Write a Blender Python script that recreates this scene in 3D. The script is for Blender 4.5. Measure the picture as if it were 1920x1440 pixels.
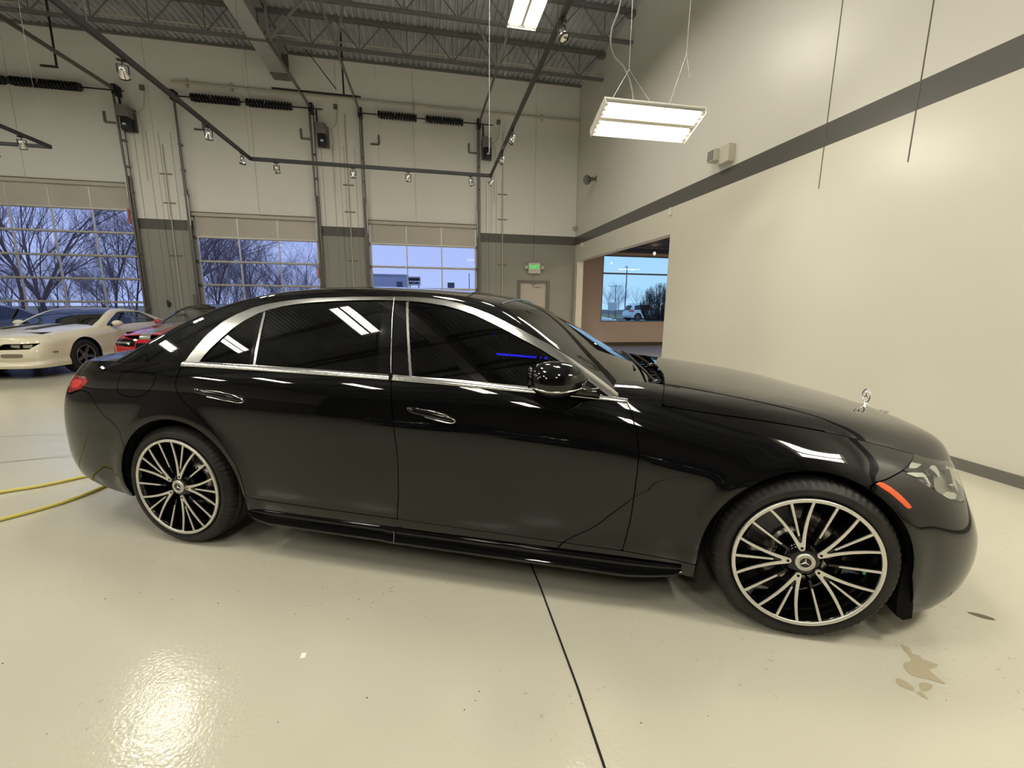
import bpy, bmesh, math, random
import numpy as np
from mathutils import Vector, Matrix, Euler

for _o in list(bpy.data.objects):
    bpy.data.objects.remove(_o)
scn = bpy.context.scene
col = scn.collection
PI = math.pi

# ---------------------------------------------------------------- camera
# world axes: +X runs along the wall with the overhead doors (to the right), +Y towards that wall, +Z up
CAMPOS = (1.035155, -3.518925, 1.391414)
CAM_YAW, CAM_PITCH, CAM_ROLL, CAM_F = 0.199, -0.179254, 0.00974, 804.862
def cam_axes():
    f = Vector((math.sin(CAM_YAW)*math.cos(CAM_PITCH), math.cos(CAM_YAW)*math.cos(CAM_PITCH), math.sin(CAM_PITCH)))
    r = Vector((math.cos(CAM_YAW), -math.sin(CAM_YAW), 0)); u = r.cross(f)
    r2 = r*math.cos(CAM_ROLL)+u*math.sin(CAM_ROLL); u2 = -r*math.sin(CAM_ROLL)+u*math.cos(CAM_ROLL)
    return r2, u2, f
cam_data = bpy.data.cameras.new('camera')
cam_data.sensor_width = 36; cam_data.sensor_fit = 'HORIZONTAL'
cam_data.lens = CAM_F/1920*36
cam_data.clip_start = 0.05; cam_data.clip_end = 400
cam = bpy.data.objects.new('camera', cam_data); col.objects.link(cam)
_r, _u, _f = cam_axes()
cam.matrix_world = Matrix(((_r.x, _u.x, -_f.x, CAMPOS[0]), (_r.y, _u.y, -_f.y, CAMPOS[1]), (_r.z, _u.z, -_f.z, CAMPOS[2]), (0, 0, 0, 1)))
scn.camera = cam

# ---------------------------------------------------------------- sky, exposure
SKY_STRENGTH = 1.25
world = bpy.data.worlds.new('dusk_sky'); scn.world = world
world.use_nodes = True
_nt = world.node_tree; _nt.nodes.clear()
_out = _nt.nodes.new('ShaderNodeOutputWorld'); _bg = _nt.nodes.new('ShaderNodeBackground')
_tc = _nt.nodes.new('ShaderNodeTexCoord'); _sep = _nt.nodes.new('ShaderNodeSeparateXYZ')
_rmp = _nt.nodes.new('ShaderNodeValToRGB')
_nt.links.new(_tc.outputs['Generated'], _sep.inputs[0]); _nt.links.new(_sep.outputs['Z'], _rmp.inputs[0])
_rmp.color_ramp.elements[0].position = 0.0; _rmp.color_ramp.elements[0].color = (0.46, 0.60, 0.86, 1)
_rmp.color_ramp.elements[1].position = 0.5; _rmp.color_ramp.elements[1].color = (0.31, 0.43, 0.76, 1)
_nt.links.new(_rmp.outputs[0], _bg.inputs[0]); _bg.inputs[1].default_value = SKY_STRENGTH
_nt.links.new(_bg.outputs[0], _out.inputs[0])

scn.view_settings.view_transform = 'Standard'
scn.view_settings.look = 'None'
scn.view_settings.exposure = 0.0
scn.view_settings.gamma = 1.0
scn.view_settings.use_curve_mapping = False

# ceiling fixtures: emission of the tubes (watts of each of the two lamp bays)
LAMP_W = 29.0
LAMP_COL = (1.0, 0.955, 0.83)

# ---------------------------------------------------------------- materials
def mat(name, color, rough=0.5, metal=0.0, **kw):
    m = bpy.data.materials.new(name); m.use_nodes = True
    b = m.node_tree.nodes['Principled BSDF']
    b.inputs['Base Color'].default_value = (*color, 1)
    b.inputs['Roughness'].default_value = rough
    b.inputs['Metallic'].default_value = metal
    if 'emit' in kw:
        b.inputs['Emission Color'].default_value = (*kw['emit'], 1)
        b.inputs['Emission Strength'].default_value = kw.get('strength', 1)
    if 'coat' in kw:
        b.inputs['Coat Weight'].default_value = kw['coat']; b.inputs['Coat Roughness'].default_value = kw.get('coat_rough', 0.02)
    if 'spec' in kw: b.inputs['Specular IOR Level'].default_value = kw['spec']
    if 'ior' in kw: b.inputs['IOR'].default_value = kw['ior']
    if 'trans' in kw: b.inputs['Transmission Weight'].default_value = kw['trans']
    return m
def noise_color(m, c1, c2, scale=3.0, detail=4, lo=0.4, hi=0.6, bump=0.0, bscale=40, coord='Object'):
    nt = m.node_tree; b = nt.nodes['Principled BSDF']
    tc = nt.nodes.new('ShaderNodeTexCoord')
    n = nt.nodes.new('ShaderNodeTexNoise'); n.inputs['Scale'].default_value = scale; n.inputs['Detail'].default_value = detail
    nt.links.new(tc.outputs[coord], n.inputs['Vector'])
    r = nt.nodes.new('ShaderNodeValToRGB')
    r.color_ramp.elements[0].position = lo; r.color_ramp.elements[0].color = (*c1, 1)
    r.color_ramp.elements[1].position = hi; r.color_ramp.elements[1].color = (*c2, 1)
    nt.links.new(n.outputs['Fac'], r.inputs[0]); nt.links.new(r.outputs[0], b.inputs['Base Color'])
    if bump:
        n2 = nt.nodes.new('ShaderNodeTexNoise'); n2.inputs['Scale'].default_value = bscale; n2.inputs['Detail'].default_value = 3
        nt.links.new(tc.outputs[coord], n2.inputs['Vector'])
        bp = nt.nodes.new('ShaderNodeBump'); bp.inputs['Strength'].default_value = bump; bp.inputs['Distance'].default_value = 0.01
        nt.links.new(n2.outputs['Fac'], bp.inputs['Height']); nt.links.new(bp.outputs[0], b.inputs['Normal'])
    return m
def glass_mat(name, tint, ior=1.5, rough=0.0):
    """thin pane: tinted see-through plus a mirror reflection by Fresnel"""
    m = bpy.data.materials.new(name); m.use_nodes = True; nt = m.node_tree; nt.nodes.clear()
    o = nt.nodes.new('ShaderNodeOutputMaterial'); mx = nt.nodes.new('ShaderNodeMixShader')
    t = nt.nodes.new('ShaderNodeBsdfTransparent'); t.inputs[0].default_value = (*tint, 1)
    g = nt.nodes.new('ShaderNodeBsdfGlossy'); g.inputs['Roughness'].default_value = rough; g.inputs[0].default_value = (1, 1, 1, 1)
    f = nt.nodes.new('ShaderNodeFresnel'); f.inputs[0].default_value = ior
    geo = nt.nodes.new('ShaderNodeNewGeometry')
    mul = nt.nodes.new('ShaderNodeMath'); mul.operation = 'MULTIPLY'
    inv = nt.nodes.new('ShaderNodeMath'); inv.operation = 'SUBTRACT'; inv.inputs[0].default_value = 1
    nt.links.new(geo.outputs['Backfacing'], inv.inputs[1])
    nt.links.new(f.outputs[0], mul.inputs[0]); nt.links.new(inv.outputs[0], mul.inputs[1])
    nt.links.new(mul.outputs[0], mx.inputs[0]); nt.links.new(t.outputs[0], mx.inputs[1]); nt.links.new(g.outputs[0], mx.inputs[2])
    nt.links.new(mx.outputs[0], o.inputs[0])
    return m
M = {}
M['paint'] = mat('black_paint', (0.0035, 0.0035, 0.004), 0.03, 0.0, ior=1.52)
M['gloss_black'] = mat('gloss_black', (0.004, 0.004, 0.0045), 0.06)
M['matte_black'] = mat('matte_black', (0.006, 0.006, 0.006), 0.8, spec=0.15)
M['interior'] = mat('dark_interior', (0.012, 0.012, 0.013), 0.7, spec=0.2)
M['rubber'] = noise_color(mat('tyre_rubber', (0.018, 0.017, 0.016), 0.55, spec=0.35), (0.016, 0.015, 0.014), (0.026, 0.024, 0.022), 14)
M['chrome'] = mat('satin_chrome', (0.80, 0.79, 0.77), 0.16, 1.0)
M['bright_chrome'] = mat('bright_chrome', (0.88, 0.88, 0.88), 0.04, 1.0)
M['machined'] = mat('machined_alloy', (0.78, 0.76, 0.70), 0.38, 0.75)
M['disc'] = mat('brake_disc_steel', (0.42, 0.40, 0.37), 0.3, 1.0)
M['caliper'] = mat('caliper_grey', (0.10, 0.10, 0.10), 0.35, 0.5)
M['car_glass'] = glass_mat('privacy_glass', (0.045, 0.045, 0.05), 1.52)
M['windshield'] = glass_mat('windscreen_glass', (0.16, 0.18, 0.17), 1.6)
M['clear_glass'] = glass_mat('clear_car_glass', (0.70, 0.74, 0.76), 1.5)
M['coupe_screen'] = glass_mat('coupe_windscreen_glass', (0.08, 0.11, 0.11), 1.5)
M['lens'] = glass_mat('headlight_lens', (0.85, 0.87, 0.86), 1.45)
M['red_lens'] = mat('red_lens', (0.36, 0.008, 0.012), 0.08, coat=0.6)
M['red_bright'] = mat('red_reflector', (0.75, 0.05, 0.05), 0.25)
M['amber'] = mat('amber_lens', (0.80, 0.11, 0.015), 0.3, coat=0.4)
M['blue_led'] = mat('blue_led_strip', (0.0, 0.0, 0.3), 0.5, emit=(0.03, 0.02, 1.0), strength=14.0)
M['cream_paint'] = mat('cream_white_paint', (0.84, 0.78, 0.61), 0.12, coat=0.5)
M['red_paint'] = mat('red_paint', (0.50, 0.012, 0.018), 0.08, coat=0.8)
M['silver_stripe'] = mat('silver_stripe_paint', (0.42, 0.41, 0.38), 0.2, 0.5)
M['navy_paint'] = mat('dark_navy_paint', (0.010, 0.014, 0.030), 0.05, coat=0.8)
M['white_paint'] = mat('white_paint', (0.75, 0.78, 0.80), 0.15, coat=0.5)
M['grey_alloy'] = mat('grey_alloy', (0.22, 0.22, 0.22), 0.35, 0.8)
M['lamp_grey'] = mat('parking_lamp_grey', (0.22, 0.19, 0.13), 0.3)
M['wall_back'] = None
M['track'] = mat('black_track_metal', (0.028, 0.026, 0.026), 0.42, 0.3)
M['rail'] = mat('galvanised_rail', (0.20, 0.19, 0.175), 0.42, 0.75)
M['rail_bright'] = mat('bright_galvanised_rail', (0.62, 0.62, 0.60), 0.3, 0.9)
M['spring'] = mat('spring_steel_dark', (0.030, 0.030, 0.033), 0.45, 0.6)
M['motor'] = mat('motor_dark', (0.022, 0.022, 0.024), 0.45)
M['motor_grey'] = mat('motor_grey', (0.20, 0.19, 0.18), 0.5)
M['joist'] = mat('joist_grey_primer', (0.15, 0.15, 0.145), 0.55)
M['deck'] = noise_color(mat('steel_deck', (0.07, 0.07, 0.07), 0.5), (0.34, 0.355, 0.38), (0.44, 0.455, 0.48), 1.3)
M['girder'] = mat('girder_grey', (0.40, 0.40, 0.39), 0.5)
M['alu'] = mat('door_aluminium', (0.60, 0.59, 0.56), 0.35, 0.6)
M['door_panel'] = noise_color(mat('door_panel_cream', (0.4, 0.38, 0.32), 0.5), (0.50, 0.475, 0.41), (0.56, 0.53, 0.46), 0.8)
M['pane'] = glass_mat('door_pane', (0.90, 0.88, 0.97), 1.35)
M['window_pane'] = glass_mat('window_pane', (0.86, 1.0, 1.0), 1.3)
M['conduit'] = mat('painted_conduit', (0.55, 0.52, 0.44), 0.45)
M['white_enamel'] = mat('white_enamel', (0.78, 0.76, 0.70), 0.35)
M['reflector'] = mat('lamp_reflector', (0.85, 0.84, 0.80), 0.2, 0.3)
M['tube'] = mat('fluorescent_tube', (1, 1, 1), 0.4, emit=(1.0, 0.93, 0.76), strength=9.0)
M['wire'] = mat('steel_wire', (0.45, 0.44, 0.41), 0.35, 0.7)
M['cable'] = mat('grey_cable', (0.16, 0.155, 0.14), 0.5)
M['lamp_face'] = mat('spot_lamp_face', (0.75, 0.74, 0.70), 0.12, 0.8)
M['door_steel'] = mat('exit_door_paint', (0.50, 0.455, 0.40), 0.45)
M['frame_grey'] = mat('door_frame_grey', (0.15, 0.145, 0.13), 0.45)
M['sign_body'] = mat('exit_sign_body', (0.62, 0.60, 0.52), 0.4)
M['sign_green'] = mat('exit_letters', (0.05, 0.55, 0.12), 0.4, emit=(0.10, 0.75, 0.18), strength=0.7)
M['sign_face'] = mat('exit_sign_face', (0.55, 0.72, 0.48), 0.4)
M['hose'] = mat('yellow_hose', (0.70, 0.60, 0.13), 0.4)
M['crack'] = mat('joint_dark', (0.012, 0.010, 0.009), 0.9)
M['stain'] = mat('worn_coating', (0.43, 0.37, 0.25), 0.55)
M['dirt'] = mat('dirt_speck', (0.17, 0.14, 0.10), 0.8)
M['flake'] = mat('white_flake', (0.95, 0.93, 0.85), 0.6)
M['next_wall'] = noise_color(mat('next_room_wall', (0.3, 0.22, 0.16), 0.7), (0.43, 0.345, 0.28), (0.47, 0.375, 0.31), 0.5)
M['next_floor'] = mat('next_room_carpet', (0.20, 0.20, 0.23), 0.8)
M['dark_trim'] = mat('dark_brown_trim', (0.05, 0.035, 0.02), 0.5)
M['next_ceiling'] = mat('dark_acoustic_ceiling', (0.035, 0.032, 0.035), 0.7)
M['base'] = mat('grey_vinyl_base', (0.16, 0.155, 0.135), 0.35)
M['speaker_grey'] = mat('speaker_grey', (0.22, 0.21, 0.18), 0.5)
M['bulb'] = mat('glowing_bulb', (1, 1, 1), 0.4, emit=(1.0, 0.72, 0.42), strength=25)
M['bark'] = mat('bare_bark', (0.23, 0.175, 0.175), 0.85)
M['bark_hazed'] = mat('hazed_bark_far', (0.30, 0.27, 0.34), 0.9)  # paler, bluer copy of the near bark: distance haze put into the colour
M['hedge_twig'] = mat('hedge_twig', (0.035, 0.030, 0.032), 0.85)
M['asphalt'] = noise_color(mat('asphalt', (0.1, 0.1, 0.1), 0.9), (0.10, 0.10, 0.105), (0.14, 0.14, 0.145), 0.6)
M['grass'] = noise_color(mat('winter_grass', (0.2, 0.19, 0.1), 0.9), (0.20, 0.19, 0.09), (0.30, 0.28, 0.14), 0.8)
M['far_wall'] = mat('pale_cladding', (0.55, 0.60, 0.72), 0.7)
M['far_dark'] = mat('far_dark_glass', (0.10, 0.12, 0.16), 0.4)
M['sign_white'] = mat('sign_white', (0.72, 0.74, 0.75), 0.5)
M['sign_black'] = mat('sign_black', (0.02, 0.02, 0.02), 0.5)
M['pole'] = mat('pole_grey', (0.16, 0.16, 0.18), 0.6)
M['seat_teal'] = mat('grey_cloth_seat', (0.10, 0.11, 0.12), 0.8)

def wall_material(name, upper, lower, z0=3.258, z1=3.515, stripe=(0.105, 0.10, 0.088), rough=0.42, bump=0.08):
    """painted concrete: one colour above the band, one below it, the band itself painted grey"""
    m = mat(name, upper, rough)
    nt = m.node_tree; b = nt.nodes['Principled BSDF']
    geo = nt.nodes.new('ShaderNodeNewGeometry'); sp = nt.nodes.new('ShaderNodeSeparateXYZ')
    nt.links.new(geo.outputs['Position'], sp.inputs[0])
    def gt(v):
        g = nt.nodes.new('ShaderNodeMath'); g.operation = 'GREATER_THAN'; g.inputs[1].default_value = v
        nt.links.new(sp.outputs['Z'], g.inputs[0]); return g
    g0, g1 = gt(z0), gt(z1)
    n = nt.nodes.new('ShaderNodeTexNoise'); n.inputs['Scale'].default_value = 0.7; n.inputs['Detail'].default_value = 6
    nt.links.new(geo.outputs['Position'], n.inputs['Vector'])
    def mix(fac, a, c):
        x = nt.nodes.new('ShaderNodeMix'); x.data_type = 'RGBA'
        if isinstance(fac, float): x.inputs[0].default_value = fac
        else: nt.links.new(fac, x.inputs[0])
        for k, v in ((6, a), (7, c)):
            if isinstance(v, tuple): x.inputs[k].default_value = (*v, 1)
            else: nt.links.new(v, x.inputs[k])
        return x.outputs[2]
    def vary(c):
        return mix(n.outputs['Fac'], tuple(v*0.93 for v in c), tuple(v*1.06 for v in c))
    r = mix(g0.outputs[0], vary(lower), stripe)
    r = mix(g1.outputs[0], r, vary(upper))
    nt.links.new(r, b.inputs['Base Color'])
    n2 = nt.nodes.new('ShaderNodeTexNoise'); n2.inputs['Scale'].default_value = 5; n2.inputs['Detail'].default_value = 5
    nt.links.new(geo.outputs['Position'], n2.inputs['Vector'])
    bp = nt.nodes.new('ShaderNodeBump'); bp.inputs['Strength'].default_value = bump; bp.inputs['Distance'].default_value = 0.02
    nt.links.new(n2.outputs['Fac'], bp.inputs['Height']); nt.links.new(bp.outputs[0], b.inputs['Normal'])
    return m
M['wall_back'] = wall_material('concrete_wall_back', (0.83, 0.82, 0.77), (0.30, 0.30, 0.265), rough=0.5)
M['wall_right'] = wall_material('painted_wall_right', (0.70, 0.68, 0.615), (0.70, 0.67, 0.575), rough=0.34, bump=0.05)

def floor_material():
    m = mat('epoxy_floor', (0.58, 0.55, 0.43), 0.2)
    nt = m.node_tree; b = nt.nodes['Principled BSDF']
    geo = nt.nodes.new('ShaderNodeNewGeometry')
    def noise(s, d, r=0.5):
        n = nt.nodes.new('ShaderNodeTexNoise'); n.inputs['Scale'].default_value = s; n.inputs['Detail'].default_value = d
        n.inputs['Roughness'].default_value = r
        nt.links.new(geo.outputs['Position'], n.inputs['Vector']); return n
    def ramp(n, lo, hi, c0, c1):
        r = nt.nodes.new('ShaderNodeValToRGB'); r.color_ramp.elements[0].position = lo; r.color_ramp.elements[1].position = hi
        r.color_ramp.elements[0].color = (*c0, 1); r.color_ramp.elements[1].color = (*c1, 1)
        nt.links.new(n.outputs['Fac'], r.inputs[0]); return r
    base = ramp(noise(0.8, 5), 0.3, 0.7, (0.56, 0.535, 0.43), (0.60, 0.575, 0.465))
    # scuffs: small dark marks gathered in loose patches
    spots = ramp(noise(34, 4, 0.7), 0.625, 0.67, (0, 0, 0), (1, 1, 1))
    patch = ramp(noise(1.7, 3), 0.49, 0.60, (0, 0, 0), (1, 1, 1))
    mul = nt.nodes.new('ShaderNodeMath'); mul.operation = 'MULTIPLY'
    nt.links.new(spots.outputs[0], mul.inputs[0]); nt.links.new(patch.outputs[0], mul.inputs[1])
    mul2 = nt.nodes.new('ShaderNodeMath'); mul2.operation = 'MULTIPLY'; mul2.inputs[1].default_value = 0.6
    nt.links.new(mul.outputs[0], mul2.inputs[0])
    mx = nt.nodes.new('ShaderNodeMix'); mx.data_type = 'RGBA'
    nt.links.new(mul2.outputs[0], mx.inputs[0]); nt.links.new(base.outputs[0], mx.inputs[6]); mx.inputs[7].default_value = (0.30, 0.25, 0.17, 1)
    nt.links.new(mx.outputs[2], b.inputs['Base Color'])
    rr = ramp(noise(1.1, 4), 0.3, 0.7, (0.11, 0.11, 0.11), (0.17, 0.17, 0.17))
    nt.links.new(rr.outputs[0], b.inputs['Roughness'])
    n2 = noise(75, 2); n3 = noise(9, 2)
    add = nt.nodes.new('ShaderNodeMath'); add.operation = 'MULTIPLY_ADD'; add.inputs[1].default_value = 1.6
    nt.links.new(n3.outputs['Fac'], add.inputs[0]); nt.links.new(n2.outputs['Fac'], add.inputs[2])
    bp = nt.nodes.new('ShaderNodeBump'); bp.inputs['Strength'].default_value = 0.20; bp.inputs['Distance'].default_value = 0.004
    nt.links.new(add.outputs[0], bp.inputs['Height']); nt.links.new(bp.outputs[0], b.inputs['Normal'])
    return m
M['floor'] = floor_material()

# ---------------------------------------------------------------- helpers
def tag(o, label=None, cat=None, group=None, kind=None):
    if label: o['label'] = label
    if cat: o['category'] = cat
    if group: o['group'] = group
    if kind: o['kind'] = kind
    return o
def empty(name, loc=(0, 0, 0), rz=0.0, label=None, cat=None, group=None, parent=None):
    o = bpy.data.objects.new(name, None); col.objects.link(o); o.location = loc; o.rotation_euler = (0, 0, rz)
    o.empty_display_size = 0.1
    if parent: o.parent = parent
    return tag(o, label, cat, group)
def link_mesh(name, me, m, parent=None, loc=(0, 0, 0), rot=(0, 0, 0)):
    o = bpy.data.objects.new(name, me); col.objects.link(o)
    if m is not None and len(me.materials) == 0: me.materials.append(m)
    o.location = loc; o.rotation_euler = rot
    if parent: o.parent = parent
    return o
def copy_tree(o, parent=None):
    c = o.copy(); col.objects.link(c); c.parent = parent
    for ch in list(o.children): copy_tree(ch, c)
    return c
def basis(d):
    d = Vector(d).normalized()
    a = Vector((0, 0, 1)) if abs(d.z) < 0.9 else Vector((1, 0, 0))
    u = d.cross(a).normalized(); v = d.cross(u).normalized()
    return u, v
class MB:
    """collects simple solids and links them as ONE mesh object"""
    def __init__(s): s.v = []; s.f = []; s.sm = []
    def add(s, vs, fs, smooth=False):
        n = len(s.v); s.v += [tuple(p) for p in vs]
        for f in fs: s.f.append(tuple(i+n for i in f)); s.sm.append(smooth)
        return s
    def box(s, a, b):
        x0, y0, z0 = a; x1, y1, z1 = b
        return s.add([(x0,y0,z0),(x1,y0,z0),(x1,y1,z0),(x0,y1,z0),(x0,y0,z1),(x1,y0,z1),(x1,y1,z1),(x0,y1,z1)],
                     [(0,3,2,1),(4,5,6,7),(0,1,5,4),(1,2,6,5),(2,3,7,6),(3,0,4,7)])
    def bar(s, p, q, w, h, up=(0, 0, 1)):
        p = Vector(p); q = Vector(q); d = (q-p).normalized(); up = Vector(up)
        if abs(d.dot(up)) > 0.95: up = Vector((1, 0, 0))
        u = d.cross(up).normalized()*w/2; t = u.cross(d).normalized()*h/2
        vs = [p-u-t, p+u-t, p+u+t, p-u+t, q-u-t, q+u-t, q+u+t, q-u+t]
        return s.add(vs, [(0,3,2,1),(4,5,6,7),(0,1,5,4),(1,2,6,5),(2,3,7,6),(3,0,4,7)])
    def tube(s, pts, r, n=8, smooth=True, cap=True):
        pts = [Vector(p) for p in pts]; rs = r if isinstance(r, (list, tuple)) else [r]*len(pts)
        vs = []; fs = []; u = None
        for i, p in enumerate(pts):
            d = (pts[min(i+1, len(pts)-1)]-pts[max(i-1, 0)]).normalized()
            if u is None: u, v = basis(d)
            else:
                u = (u-d*u.dot(d)).normalized(); v = d.cross(u)
            for k in range(n):
                a = 2*PI*k/n; vs.append(p+u*math.cos(a)*rs[i]+v*math.sin(a)*rs[i])
        for i in range(len(pts)-1):
            for k in range(n):
                k2 = (k+1) % n; fs.append((i*n+k, i*n+k2, (i+1)*n+k2, (i+1)*n+k))
        s.add(vs, fs, smooth)
        if cap:
            s.add([vs[k] for k in range(n)], [tuple(range(n))[::-1]]); L = len(pts)-1
            s.add([vs[L*n+k] for k in range(n)], [tuple(range(n))])
        return s
    def lathe(s, prof, n=32, o=(0, 0, 0), axis='y', smooth=True, closed=False):
        """prof: list of (a, r): a along the axis, r radius"""
        vs = []; fs = []; o = Vector(o)
        for a, r in prof:
            for k in range(n):
                t = 2*PI*k/n; c, q = math.cos(t)*r, math.sin(t)*r
                p = (c, a, q) if axis == 'y' else ((c, q, a) if axis == 'z' else (a, c, q))
                vs.append(o+Vector(p))
        m = len(prof); rng = range(m if closed else m-1)
        for i in rng:
            j = (i+1) % m
            for k in range(n):
                k2 = (k+1) % n; fs.append((i*n+k, i*n+k2, j*n+k2, j*n+k))
        return s.add(vs, fs, smooth)
    def prism(s, poly, y0, y1, plane='xz'):
        n = len(poly)
        def P(a, b, c): return (a, c, b) if plane == 'xz' else ((a, b, c) if plane == 'xy' else (c, a, b))
        vs = [P(a, b, y0) for a, b in poly]+[P(a, b, y1) for a, b in poly]
        fs = [tuple(range(n)), tuple(range(2*n-1, n-1, -1))]+[(i, (i+1) % n+0, (i+1) % n+n, i+n)[::-1] for i in range(n)]
        return s.add(vs, fs)
    def ellipsoid(s, c, r, n=20, m=12):
        vs = []; fs = []
        for i in range(m+1):
            a = -PI/2+PI*i/m
            for k in range(n):
                t = 2*PI*k/n; vs.append((c[0]+r[0]*math.cos(a)*math.cos(t), c[1]+r[1]*math.cos(a)*math.sin(t), c[2]+r[2]*math.sin(a)))
        for i in range(m):
            for k in range(n): fs.append((i*n+k, i*n+(k+1) % n, (i+1)*n+(k+1) % n, (i+1)*n+k))
        return s.add(vs, fs, True)
    def mesh(s, name):
        me = bpy.data.meshes.new(name); me.from_pydata(s.v, [], s.f); 
        me.polygons.foreach_set('use_smooth', s.sm); me.validate(); me.update()
        if any(s.sm) or True:
            bm = bmesh.new(); bm.from_mesh(me); bmesh.ops.recalc_face_normals(bm, faces=bm.faces); bm.to_mesh(me); bm.free()
        return me
    def build(s, name, m, parent=None, loc=(0, 0, 0), rot=(0, 0, 0), bevel=0.0):
        o = link_mesh(name, s.mesh(name), m, parent, loc, rot)
        if bevel:
            b = o.modifiers.new('bevel', 'BEVEL'); b.width = bevel; b.segments = 2; b.limit_method = 'ANGLE'
        return o
def boxobj(name, a, b, m, parent=None, bevel=0.0, **k):
    o = MB().box(a, b).build(name, m, parent, bevel=bevel); return tag(o, **k) if k else o
# ================================================================ ROOM
YB, XR, XL, YF, ZC = 9.684, 5.659, -18.0, -12.0, 7.72
DOORS = [(-10.63, -6.17, 4.27), (-4.85, -1.79, 3.66), (-0.47, 2.60, 3.66)]
EX = (3.90, 4.79, 2.14)
OP = (4.29, 9.45, 2.775)          # opening in the right wall: y0, y1, top

def S(o): o['kind'] = 'structure'; return o
def rect_cut(r, holes):
    """r, holes: (a0,a1,b0,b1); returns rectangles of r outside the holes"""
    out = [r]
    for h in holes:
        nxt = []
        for a0, a1, b0, b1 in out:
            if h[0] >= a1 or h[1] <= a0 or h[2] >= b1 or h[3] <= b0: nxt.append((a0, a1, b0, b1)); continue
            if h[0] > a0: nxt.append((a0, h[0], b0, b1))
            if h[1] < a1: nxt.append((h[1], a1, b0, b1))
            c0, c1 = max(a0, h[0]), min(a1, h[1])
            if h[2] > b0: nxt.append((c0, c1, b0, h[2]))
            if h[3] < b1: nxt.append((c0, c1, h[3], b1))
        out = nxt
    return out
# floor
S(boxobj('floor', (XL, YF, -0.2), (XR+0.15, YB+0.22, 0.0), M['floor']))
# the sawn joint in the floor, two hairline joints on the left
def floor_strip(name, pts, w, m, parent=None, z=0.0012):
    vs = []; fs = []
    P = [Vector((p[0], p[1], 0)) for p in pts]
    for i, p in enumerate(P):
        d = (P[min(i+1, len(P)-1)]-P[max(0, i-1)]).normalized(); n = Vector((-d.y, d.x, 0))*w/2
        vs += [(p.x+n.x, p.y+n.y, z), (p.x-n.x, p.y-n.y, z)]
    for i in range(len(P)-1): fs.append((2*i, 2*i+1, 2*i+3, 2*i+2))
    me = bpy.data.meshes.new(name); me.from_pydata(vs, [], fs)
    return link_mesh(name, me, m, parent)
floor_ob = bpy.data.objects['floor']
floor_strip('floor_joint', [(1.565, 3.0), (1.565, -1.0), (1.57, -1.62), (1.555, -2.23), (1.54, -2.51), (1.535, -5)], 0.009, M['crack'], floor_ob)
M['hair'] = mat('hairline_joint', (0.30, 0.29, 0.25), 0.6)
floor_strip('floor_joint', [(-2.0, 0.95), (-2.45, 0.90), (-3.4, 0.80)], 0.008, M['hair'], floor_ob)
floor_strip('floor_joint', [(-2.0, 1.05), (-2.4, 0.93), (-2.9, 0.75)], 0.008, M['hair'], floor_ob)
floor_strip('floor_joint', [(-12, 1.75), (-1.5, 1.75)], 0.007, M['hair'], floor_ob)

# back wall: backing slab and the precast panels in front of it, open joints between them
holes = [(d[0], d[1], 0, d[2]) for d in DOORS]+[(EX[0], EX[1], 0, EX[2])]
mb = MB()
for a0, a1, b0, b1 in rect_cut((XL, XR+0.15, -0.1, ZC+0.3), holes): mb.box((a0, YB+0.02, b0), (a1, YB+0.22, b1))
wall_back = S(mb.build('wall_back', M['wall_back']))
seams = [-14.0, -11.6, -8.35, -5.5, -3.235, -1.12, 0.86, 2.95, 4.335]
edges = [XL]+seams+[XR]
for i in range(len(edges)-1):
    mb = MB()
    for a0, a1, b0, b1 in rect_cut((edges[i]+0.006, edges[i+1]-0.006, 0.0, ZC+0.3), holes): mb.box((a0, YB, b0), (a1, YB+0.02, b1))
    mb.build('wall_panel', M['wall_back'], wall_back)
# shallow fluting on the piers between the doors
mb = MB()
for x0, x1 in ((-6.05, -4.95), (-1.7, -0.55), (2.75, 3.5)):
    for k in range(4):
        xx = x0+0.12+(x1-x0-0.3)*k/3
        mb.box((xx, YB-0.003, 0.0), (xx+0.008, YB+0.001, 5.6 if x0 < 2 else 5.0))
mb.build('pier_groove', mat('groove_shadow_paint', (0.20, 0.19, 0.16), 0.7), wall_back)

# right wall with the wide opening
mb = MB()
for a0, a1, b0, b1 in rect_cut((YF, YB+0.1, 0, ZC+0.3), [(OP[0], OP[1], 0, OP[2])]): mb.box((XR, a0, b0), (XR+0.2, a1, b1))
wall_right = S(mb.build('wall_right', M['wall_right']))
for yy, z0 in ((1.095, 2.80), (0.12, 2.80)):
    mb = MB().box((XR-0.0025, yy-0.006, z0), (XR+0.001, yy+0.006, ZC)); mb.build('wall_joint', mat('wall_joint_dark', (0.13, 0.12, 0.10), 0.8), wall_right)
S(boxobj('baseboard_right', (XR-0.012, YF, 0), (XR, OP[0]-0.01, 0.10), M['base']))
# walls out of view that close the hall
S(boxobj('wall_left', (XL-0.2, YF, 0), (XL, YB+0.1, ZC+0.3), M['wall_back']))
S(boxobj('wall_front', (XL, YF-0.2, 0), (XR+0.2, YF, ZC+0.3), mat('far_hall_wall', (0.05, 0.047, 0.042), 0.6)))

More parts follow.
